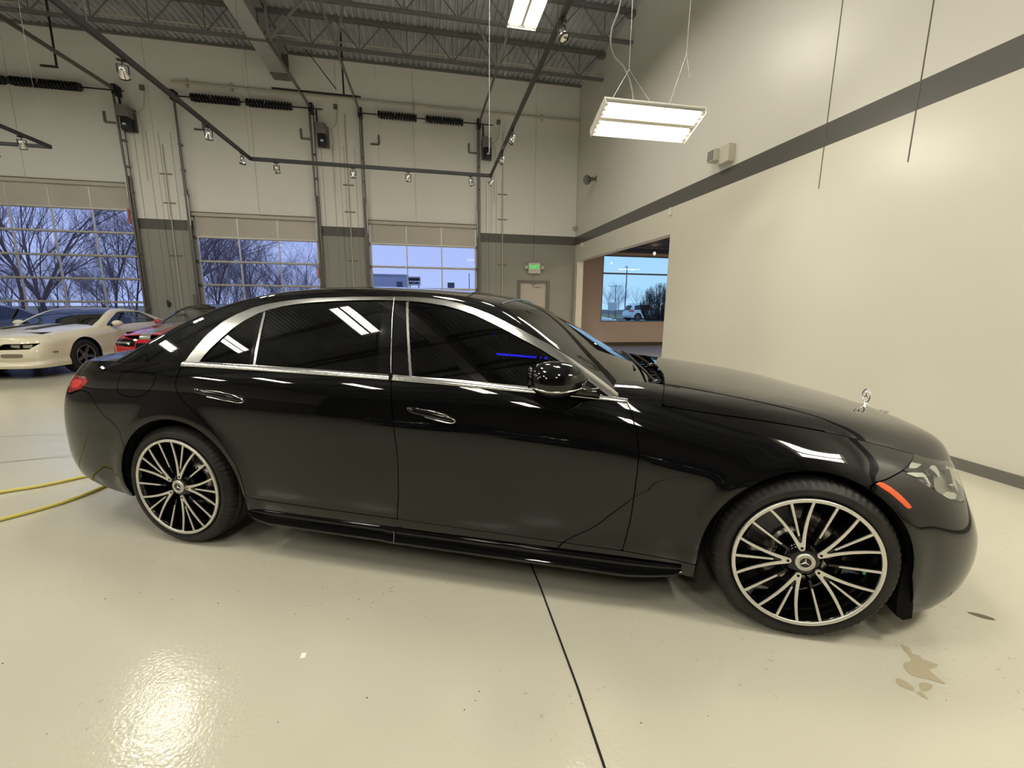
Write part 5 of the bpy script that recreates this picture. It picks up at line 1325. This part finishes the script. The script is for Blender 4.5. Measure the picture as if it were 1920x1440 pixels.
for G, sg in ((cn, -1), (cf, 1)):
    h = panel('headlamp_recess', clip(G, both(hl_f)), M['matte_black'], coupe, -.10, 0)
    panel('recess_wall', clip(G, both(notf(hl_f), lambda P: hl_f(P)+.012)), M['matte_black'], coupe, -.012, 0)
    for k, y in enumerate((.48, .68)):
        MB().box((.86, sg*y-.075, .555), (.90, sg*y+.075, .625)).build('headlamp', M['lamp_face'], h or coupe, bevel=.01)
    panel('parking_lamp', clip(G, lambda P: np.minimum(poly_sdf(smooth_poly([(.38,.40),(.66,.40),(.68,.43),(.66,.465),(.38,.465),(.365,.43)], 3))(np.abs(P[:, 1]), P[:, 2]), P[:, 0]-.6)), M['lamp_grey'], coupe, .003, .006)
    MB().box((.60, sg*.905, .462), (.70, sg*.921, .484)).build('side_marker', M['lamp_grey'], coupe)
    side_mirror(coupe, -.80, .97, .945, sg, M['cream_paint'])
panel('centre_air_intake', clip(cn, lambda P: np.minimum(.20-np.abs(P[:, 1]), np.minimum(np.minimum(P[:, 2]-.33, P[:, 0]), .43-P[:, 2]))), M['matte_black'], coupe, .002, 0)
for sg in (-1, 1):
    for a, b in ((.16, .235), (.275, .35)):
        f = (lambda s_, a_, b_: (lambda P: poly_sdf([(-.50, a_), (-.50, b_), (.28, b_), (.40, (a_+b_)/2), (.28, a_)])(P[:, 0], P[:, 1]*s_)))(sg, a, b)
        panel('hood_louvre', clip(ch, f), M['matte_black'], coupe, .003, .004)
MB().box((-1.35, -.6, .70), (-1.15, .6, .90)).box((-1.75, .12, .5), (-1.6, .60, 1.05)).box((-1.75, -.60, .5), (-1.6, -.12, 1.05)).box((-1.74, .24, 1.04), (-1.66, .48, 1.16)).build('seats', M['seat_teal'], coupe, bevel=.03)

# ---- red coupe
RED = Body(XA=-3.1, XB=.35, nf=2.7, nr=3, xfm=.95, xrm=-3.55, hr=.26, lowx=9, flr=.015, wbr=(-3.5, -.9), gac=(-1.2, .12, -2.4, .3), tum=.55, crown=.06,
    arches=((0, .35, .39), (-2.72, .35, .39)),
    ztop=spl([-3.6,-2.7,-1.5,-.8,0,.5,.8,.95],[1.0,1.03,.97,.945,.90,.845,.79,.755]),
    dtop=spl([-3.6,-1.0,-.5,.3,1.0],[.10,.07,.11,.15,.14]), zbot=spl([-3.6,0,1.0],[.24,.20,.18]),
    W0=spl([-3.6,-1.0,0,1.0],[.94,.94,.945,.92]), lowz=spl([.1,.2,.3,.45,.6],[.06,.03,.012,.0,0]),
    XF=spl([.15,.25,.4,.55,.65,.75,.85],[.88,.93,.955,.95,.93,.88,.80]), XR=spl([.2,.4,.7,.9,1.05],[-3.4,-3.52,-3.55,-3.5,-3.4]),
    hc=spl([-1.3,-.8,-.3,.2,.6,.85,.95],[1.07,1.035,.99,.94,.885,.83,.765]), dc=spl([-3.6,-3.0,-2.6],[1.03,1.06,1.07]),
    Cz=spl([-3.6,-3.2,-2.8,-2.4,-2.0,-1.7,-1.45,-1.2,-.95,-.6,-.2],[.93,1.05,1.18,1.29,1.355,1.375,1.35,1.28,1.18,1.02,.84]),
    zb=spl([-3.6,-2.7,-1.5,-.8,0.1],[1.0,1.03,.97,.945,.90]))
red = empty('red_coupe', (-3.50, 5.95, 0), -PI/2+.01, 'bright red modern coupe with silver hood stripe behind the sedan trunk', 'car')
DLr = [(-2.7,.95),(-2.68,1.05),(-2.45,1.17),(-2.1,1.255),(-1.8,1.285),(-1.55,1.275),(-1.3,1.20),(-1.0,1.06),(-.78,.96),(-.78,.9)]
WSr = ([(-1.60,-.1),(-1.60,.45),(-1.5,.52),(-1.1,.62),(-.8,.70),(-.3,.74),(-.3,-.1)], [(-3.3,-.1),(-3.2,.5),(-2.6,.5),(-2.3,.42),(-2.3,-.1)])
panr, rn, rf, rc, rh, ra = generic_car(red, RED, M['red_paint'], roof_paint=M['navy_paint'], wheelR=.35, wheels=(0, -2.72), yc=.82, glass='clear_glass', wind='clear_glass', DL=DLr, WS=WSr, door=(-.72, -2.05), fine=1.0, alloy='grey_alloy')
for sg in (-1, 1):
    f = (lambda s_: (lambda P: poly_sdf([(-.7, .18), (-.7, .44), (.93, .36), (.93, .18)])(P[:, 0], P[:, 1]*s_)))(sg)
    panel('hood_stripe', clip(rh, f), M['silver_stripe'], red, .003, .003)
    G = rn if sg < 0 else rf
    fh = both(lambda P: poly_sdf([(.52,.72),(.60,.765),(1.2,.76),(1.2,.64),(.85,.64),(.62,.68)])(P[:, 0], P[:, 2]), lambda P: np.abs(P[:, 1])-.42)
    hh = panel('headlamp', clip(G, fh), M['gloss_black'], red, .003, .004)
    panel('headlamp_lens_band', clip(G, both(lambda P: poly_sdf([(.60,.715),(1.2,.715),(1.2,.69),(.70,.685)])(P[:, 0], P[:, 2]), lambda P: np.abs(P[:, 1])-.50)), M['lamp_face'], red, .005, .003)
    side_mirror(red, -.98, .98, 1.00, sg, M['red_paint'], .06, .07, .05)
panel('front_grille', clip(rn, lambda P: np.minimum(.40-np.abs(P[:, 1]), np.minimum(np.minimum(P[:, 2]-.35, P[:, 0]), .70-P[:, 2]))), M['matte_black'], red, .002, 0)
panel('front_grille', clip(rf, lambda P: np.minimum(.40-np.abs(P[:, 1]), np.minimum(np.minimum(P[:, 2]-.35, P[:, 0]), .70-P[:, 2]))), M['matte_black'], red, .002, 0)

# ---- dark car in the far corner: same class of body
dark = empty('navy_coupe', (-8.98, 6.25, 0), -PI/2, 'very dark blue car at the far left behind the cream coupe', 'car')
pand, dn_, df, dc_, dh, da = generic_car(dark, RED, M['navy_paint'], wheelR=.35, wheels=(0, -2.72), yc=.82, DL=DLr, WS=WSr, door=(-.72, -2.05), fine=.7)
for sg in (-1, 1):
    G = dn_ if sg < 0 else df
    panel('headlamp', clip(G, both(lambda P: poly_sdf([(.52,.72),(.60,.765),(1.2,.76),(1.2,.66),(.85,.66),(.62,.69)])(P[:, 0], P[:, 2]), lambda P: np.abs(P[:, 1])-.46)), M['lamp_face'], dark, .003, .003)
    side_mirror(dark, -.92, 1.02, 1.02, sg, M['navy_paint'], .08, .10, .06)
wc = copy_tree(red); wc.location = (8.85, 15.5, 0); wc.rotation_euler = (0, 0, .05); wc['label'] = 'white car parked close outside the side window, only its hood in view'
for ch in wc.children:
    if ch.type == 'MESH' and ch.material_slots and ch.material_slots[0].material in (M['red_paint'], M['silver_stripe']):
        ch.material_slots[0].link = 'OBJECT'; ch.material_slots[0].material = M['white_paint']
# ---- cars parked behind the viewer: they show as dark shapes in the sedan's flank
for x_, y_, r_, src in ((-4.6, -6.6, PI/2-.1, dark), (-1.6, -7.4, PI/2+.05, dark), (1.4, -7.6, PI/2, dark), (4.2, -7.2, PI/2-.05, red)):
    c = copy_tree(src); c.location = (x_, y_, 0); c.rotation_euler = (0, 0, r_); c['group'] = 'cars parked behind the viewer'
    c['label'] = 'parked coupe behind the viewer, showing only as a reflection in the sedan'
# ---- white sport utility outside
SUV = Body(XA=-3.3, XB=.3, nf=3.2, nr=3.6, xfm=.9, xrm=-3.75, hr=.25, lowx=9, flr=.02, wbr=(-3.7, -.9), gac=(-1.2, .12, -2.9, .25), tum=.75, crown=.03,
    arches=((0, .40, .46), (-2.92, .40, .46)),
    ztop=spl([-3.8,-2.7,-1.5,-.8,0,.5,.9],[1.17,1.16,1.12,1.10,1.06,1.02,.95]), dtop=spl([-3.8,-1.0,-.5,.3,1.0],[.06,.05,.08,.12,.12]), zbot=spl([-3.8,0,1.0],[.36,.30,.30]),
    W0=spl([-3.8,-1.0,0,1.0],[.96,.97,.97,.95]), lowz=spl([.2,.3,.4,.5,.6],[.05,.03,.01,.0,0]),
    XF=spl([.25,.4,.7,.9,1.05],[.85,.92,.92,.88,.8]), XR=spl([.3,.5,.8,1.0,1.17],[-3.70,-3.78,-3.75,-3.70,-3.62]),
    hc=spl([-1.3,-.8,-.3,.2,.6,.9],[1.2,1.18,1.16,1.12,1.08,.98]), dc=spl([-3.8,-3.4,-3.0],[1.17,1.19,1.2]),
    Cz=spl([-3.9,-3.7,-3.5,-3.2,-2.6,-2.0,-1.6,-1.3,-1.0,-.7,-.2],[.9,1.18,1.50,1.72,1.78,1.79,1.76,1.64,1.45,1.27,1.0]), zb=spl([-3.8,-2.7,-1.5,-.8,0.1],[1.17,1.16,1.12,1.10,1.06]))
suv = empty('white_suv', (25.3, 38.9, -.02), 0.08, 'white sport utility car parked outside beyond the side window', 'car')
DLs = [(-3.45,1.1),(-3.30,1.25),(-3.1,1.58),(-2.5,1.66),(-1.75,1.66),(-1.45,1.56),(-1.0,1.30),(-.85,1.15),(-.85,1.05)]
WSs = ([(-1.7,-.1),(-1.7,.5),(-1.2,.62),(-.8,.70),(-.3,.74),(-.3,-.1)], [(-3.9,-.1),(-3.9,.62),(-3.45,.58),(-3.38,.5),(-3.38,-.1)])
pans, sn_, sf, sc_, sh_, sa_ = generic_car(suv, SUV, M['white_paint'], wheelR=.39, wheels=(0, -2.92), yc=.84, DL=DLs, WS=WSs, door=(-.75, -2.3), fine=.7)
for sg in (-1, 1):
    G = sn_ if sg < 0 else sf
    panel('tail_lamp', clip(G, both(lambda P: poly_sdf([(-3.35,1.02),(-3.40,1.12),(-4.1,1.12),(-4.1,.96),(-3.5,.96)])(P[:, 0], P[:, 2]), lambda P: np.abs(P[:, 1])-.45)), M['red_bright'], suv, .004, .004)
    MB().tube([(-3.2, sg*.62, 1.80), (-1.6, sg*.62, 1.82)], .02, 6).build('roof_rail', M['rail_bright'], suv)
    side_mirror(suv, -.85, 1.05, 1.15, sg, M['white_paint'], .09, .11, .08)
# ================================================================ OUTSIDE
S(boxobj('ground_outside', (-120, YB+0.23, -0.3), (160, 230, -0.03), M['asphalt']))
S(boxobj('verge_outside', (-120, 18.0, -0.03), (-2.5, 200, 0.02), M['grass']))
S(boxobj('lawn_outside', (12, 47, -0.03), (80, 75, 0.02), M['grass']))
def tree_mesh(seed, h, levels=5, spread=.55, r0=.13, lean=0.0):
    rnd = random.Random(seed); tr = MB(); br = MB()
    def grow(p, d, L, r, lv):
        n = 3 if lv < 2 else 2; pts = [p]; q = p.copy(); dd = d.copy()
        for k in range(n):
            dd = (dd+Vector((rnd.gauss(0, .13), rnd.gauss(0, .13), rnd.gauss(0, .08)+.05))).normalized(); q = q+dd*L/n; pts.append(q.copy())
        rs = [r*(1-.45*k/n) for k in range(n+1)]
        (tr if lv == 0 else br).tube(pts, rs, 6 if lv == 0 else (4 if lv < 3 else 3), smooth=lv < 3, cap=False)
        if lv >= levels: return
        m = (6, 4, 4, 3, 2, 2)[lv]
        for k in range(m):
            t = .25+.75*(k+rnd.random()*.7)/m if lv else .16+.84*(k+rnd.random()*.6)/m; t = min(t, 1)
            i = min(int(t*n), n-1); f = t*n-i; base = pts[i].lerp(pts[i+1], f)
            u, v = basis(dd); a = rnd.random()*2*PI+k*2.4; sp = spread*(.7+.6*rnd.random())
            nd = (dd*math.cos(sp)+(u*math.cos(a)+v*math.sin(a))*math.sin(sp)+Vector((0, 0, .12))).normalized()
            grow(base, nd, L*(.52+.2*rnd.random()), max(r*.52*(1-.3*t), .0042), lv+1)
        grow(pts[-1], dd, L*.6, r*.5, lv+1)
    grow(Vector((0, 0, -.1)), Vector((lean, 0, 1)).normalized(), h*.48, r0, 0)
    return tr.mesh('trunk'), br.mesh('branches')
TM = [tree_mesh(3, 10, 4, .50, .085), tree_mesh(8, 11, 4, .56, .095, .10), tree_mesh(15, 9, 5, .45, .07, -.08), tree_mesh(21, 10, 5, .60, .075, .05)]
def tree(k, x, y, s, rz, label, group, m='bark'):
    t = empty('bare_tree', (x, y, 0), rz, label, 'tree', group); t.scale = (s, s, s)
    a, b = TM[k % 4]
    for nm, me in (('trunk', a), ('branches', b)):
        o = bpy.data.objects.new(nm, me); col.objects.link(o); o.parent = t
        if not me.materials: me.materials.append(M['bark'])
        if m != 'bark':
            o.material_slots[0].link = 'OBJECT'; o.material_slots[0].material = M[m]
        if nm == 'branches': o['kind'] = 'stuff'
    return t
rnd = random.Random(5)
NT = 22
for k in range(NT):
    x = -34+k*1.0+rnd.uniform(-.5, .5); y = 26+rnd.uniform(-4, 7)
    tree(k, x, y, rnd.uniform(.95, 1.45), rnd.uniform(0, 6.28), 'bare tree in the wood seen through the wide left door', 'trees behind the wide left door')
for k, (x, y, s) in enumerate(((-11.6, 25, .78), (-10.2, 29, .75), (-14, 33, .95), (-8.4, 24, .62), (-7.0, 27, .66), (-12.8, 36, .9), (-9.3, 38, .85))):
    tree(k+1, x, y, s, rnd.uniform(0, 6.28), 'bare tree behind the middle overhead door', 'trees behind the middle door')
tree(1, -4.75, 33.5, .70, 1.2, 'bare tree at the left edge of the right overhead door glass', None)
for k in range(24):
    tree(k, -62+k*2.2+rnd.uniform(-1, 1), 50+rnd.uniform(-6, 8), rnd.uniform(.5, .85), rnd.uniform(0, 6.28), 'pale distant bare tree in the haze behind the left doors', 'distant trees behind the doors', 'bark_hazed')
for k in range(9):
    tree(k, 33+k*3.2+rnd.uniform(-1, 1), 84+rnd.uniform(-8, 8), rnd.uniform(.55, .85), rnd.uniform(0, 6.28), 'pale distant bare tree beyond the parking lot outside the side window', 'distant trees behind the side window', 'bark_hazed')
for k in range(38):   # undergrowth
    x = -33+k*0.72+rnd.uniform(-.5, .5)
    tree(k, x, 24+rnd.uniform(-2, 6), rnd.uniform(.28, .48), rnd.uniform(0, 6.28), 'low tangled bare sapling at the foot of the wood', 'saplings in the undergrowth')
# clipped round hedge outside the side window: stems fanning up to a ball outline
hd_ = empty('round_shrub', (12.45, 16.2, 0), 0, 'dark twiggy shrub clipped to a ball outside the side window', 'shrub')
mb = MB(); stem = MB(); r2 = random.Random(4); C0 = Vector((0, 0, 1.62)); RR = 1.0
for k in range(260):
    th = r2.random()*2*PI; ph = math.acos(1-1.75*r2.random()); tip = C0+Vector((math.sin(ph)*math.cos(th), math.sin(ph)*math.sin(th), math.cos(ph)))*RR*r2.uniform(.93, 1.0)
    base = Vector((r2.uniform(-.15, .15), r2.uniform(-.15, .15), 0)); mid = base.lerp(tip, .45)+Vector((tip.x*.12, tip.y*.12, -.05)); 
    stem.tube([base, mid, tip], [.013, .009, .004], 4, cap=False)
    for j in range(8):
        t = r2.uniform(.35, .9); b = mid.lerp(tip, t) if t > .4 else base.lerp(mid, t*2)
        dv = (tip-mid).normalized()+Vector((r2.gauss(0, .35), r2.gauss(0, .35), r2.gauss(0, .3))); e = b+dv.normalized()*r2.uniform(.2, .5)
        if (e-C0).length > RR: e = C0+(e-C0).normalized()*RR
        mb.tube([b, e], [.006, .003], 3, cap=False)
stem.build('stems', M['hedge_twig'], hd_)['kind'] = 'stuff'; mb.build('twigs', M['hedge_twig'], hd_)['kind'] = 'stuff'
# poles, signs, buildings
o = MB().lathe([(-.02, .08), (6.2, .055)], 10, (25.0, 46, 0), 'z').build('light_pole', M['pole']); tag(o, 'tall thin light pole in the parking lot outside the side window', 'pole')
MB().box((24.75, 45.9, 6.15), (25.05, 46.1, 6.22)).build('lamp_arm', M['pole'], o)
o = MB().lathe([(-.02, .09), (5.0, .07)], 8, (31.0, 62, 0), 'z').build('utility_pole', M['pole']); tag(o, 'distant utility pole with a crossarm left of the tall light pole', 'pole')
MB().box((30.0, 61.95, 4.62), (32.0, 62.05, 4.70)).build('crossarm', M['pole'], o)
t = empty('roadside_sign', (23.0, 45.2, 0), 0, 'small white blank board on two posts outside the side window', 'sign')
MB().box((-.55, -.05, 1.0), (.55, .05, 1.95)).build('board', M['sign_white'], t)
MB().box((-.5, -.03, -.02), (-.42, .03, 1.0)).box((.42, -.03, -.02), (.5, .03, 1.0)).build('post', M['pole'], t)
t = empty('building_sign', (0.0, 45, 0), 0, 'white sign board with dark lettering bars behind the right overhead door', 'sign')
MB().box((-.68, -.1, 3.50), (.66, .1, 4.42)).build('board', M['sign_white'], t)
for k, (a, b, z, h_) in enumerate(((-.6, .55, 3.98, .30), (-.58, -.05, 3.66, .17), (.02, .5, 3.66, .17))):
    MB().box((a, -.12, z), (b, -.1, z+h_)).build('lettering_bar', M['sign_black'], t)
MB().box((-.5, -.05, 0), (-.4, .05, 3.5)).box((.4, -.05, 0), (.5, .05, 3.5)).build('post', M['pole'], t)
t = empty('pale_building', (-2.6, 47, 0), 0, 'pale low building behind the left panes of the right overhead door', 'building')
MB().box((-2.2, 0, 0), (1.75, 6, 4.65)).build('walls', M['far_wall'], t); MB().box((-2.3, -.1, 4.6), (1.85, 6.1, 4.75)).build('roof_edge', M['far_wall'], t)
MB().box((.65, -.05, 3.2), (1.25, .02, 3.95)).build('window', M['far_dark'], t)
o = MB().box((3.6, 46, 3.35), (4.35, 46.5, 3.92)).box((3.9, 46.2, 0), (4.0, 46.3, 3.4)).build('dark_board', M['far_dark']); tag(o, 'small dark board on a post behind the right overhead door', 'sign')
o = MB().lathe([(0, .05), (4.9, .04)], 8, (5.9, 45, 0), 'z').build('thin_post', M['pole']); tag(o, 'thin post at the right of the right overhead door glass', 'pole')
# white car roof in front of the window outside
# ================================================================ ON THE FLOOR
def hose(name, pts, label):
    o = MB().tube(smooth_pts([(p[0], p[1], .0125) for p in pts], 8), .0115, 10).build(name, M['hose']); tag(o, label, 'hose', 'yellow hose strands'); return o
hose('yellow_hose', [(-4.2, -.75), (-3.2, -.42), (-2.5, -.12), (-2.06, .11), (-1.86, .20), (-1.64, .38), (-1.35, .62), (-1.0, .95), (-.4, 1.4)], 'yellow air hose on the floor, the strand farther from the viewer')
hose('yellow_hose', [(-2.9, -1.25), (-2.2, -.85), (-1.68, -.38), (-1.51, -.20), (-1.44, -.07), (-1.40, .07), (-1.39, .16), (-1.30, .42), (-1.05, .62), (-.5, .8)], 'yellow air hose on the floor, the strand nearer the viewer')
def blot(name, pts, m, label, cat, z=.0012, n=3):
    P = smooth_poly(pts, n); c = (sum(p[0] for p in P)/len(P), sum(p[1] for p in P)/len(P))
    me = bpy.data.meshes.new(name); bm = bmesh.new(); vs = [bm.verts.new((p[0], p[1], z)) for p in P]; es = [bm.edges.new((vs[i], vs[(i+1) % len(vs)])) for i in range(len(vs))]
    bmesh.ops.triangle_fill(bm, use_beauty=True, edges=es, normal=(0, 0, 1)); bm.to_mesh(me); bm.free()
    o = link_mesh(name, me, M[m]); o.parent = floor_ob; o['label'] = label; return o
blot('worn_patch', [(2.975,-2.285),(2.985,-2.31),(2.965,-2.335),(2.985,-2.345),(2.975,-2.365),(2.995,-2.385),(3.005,-2.40),(2.975,-2.408),(2.945,-2.41),(2.935,-2.44),(2.93,-2.475),(2.895,-2.45),(2.86,-2.43),(2.845,-2.415),(2.86,-2.38),(2.885,-2.365),(2.925,-2.36),(2.945,-2.33),(2.96,-2.30)], 'stain', 'largest tan worn patch in the floor coating', 'stain')
blot('worn_patch', [(2.77,-2.42),(2.79,-2.43),(2.795,-2.46),(2.78,-2.475),(2.76,-2.46),(2.75,-2.44)], 'stain', 'small tan worn patch left of the largest', 'stain')
blot('worn_patch', [(2.83,-2.455),(2.86,-2.455),(2.875,-2.47),(2.84,-2.485),(2.81,-2.48)], 'stain', 'small tan worn patch below the largest', 'stain')
blot('worn_patch', [(2.79,-2.48),(2.805,-2.485),(2.79,-2.515),(2.78,-2.49)], 'stain', 'tiny tan worn patch nearest the viewer', 'stain')
blot('scuff_mark', [(3.49,-2.185),(3.53,-2.20),(3.56,-2.235),(3.55,-2.25),(3.51,-2.225)], 'dirt', 'grey scuff mark right of the front bumper', 'stain')
tag(MB().box((.510, -1.895, 0), (.528, -1.868, .0015)).build('paper_flake', M['flake'], None, (0, 0, 0)), 'tiny white paper flake on the floor in front of the sedan', 'flake')
rp = random.Random(9); mb = MB()
for (x, y) in [(2.13,-2.43),(2.78,-2.38),(1.96,-2.42),(1.72,-2.40),(2.85,-2.53),(1.0,-1.75),(.8,-1.55),(.35,-1.5),(.1,-1.4),(2.6,-2.2)]+[(rp.uniform(-.8, 1.4), rp.uniform(-2.3, -1.2)) for _ in range(26)]:
    r = rp.uniform(.0015, .004); mb.ellipsoid((x, y, r*.3), (r, r*.7, r*.4), 7, 4)
tag(mb.build('grit', M['dirt']), 'scattered dark grit on the floor in front of the sedan', 'grit', kind='stuff')
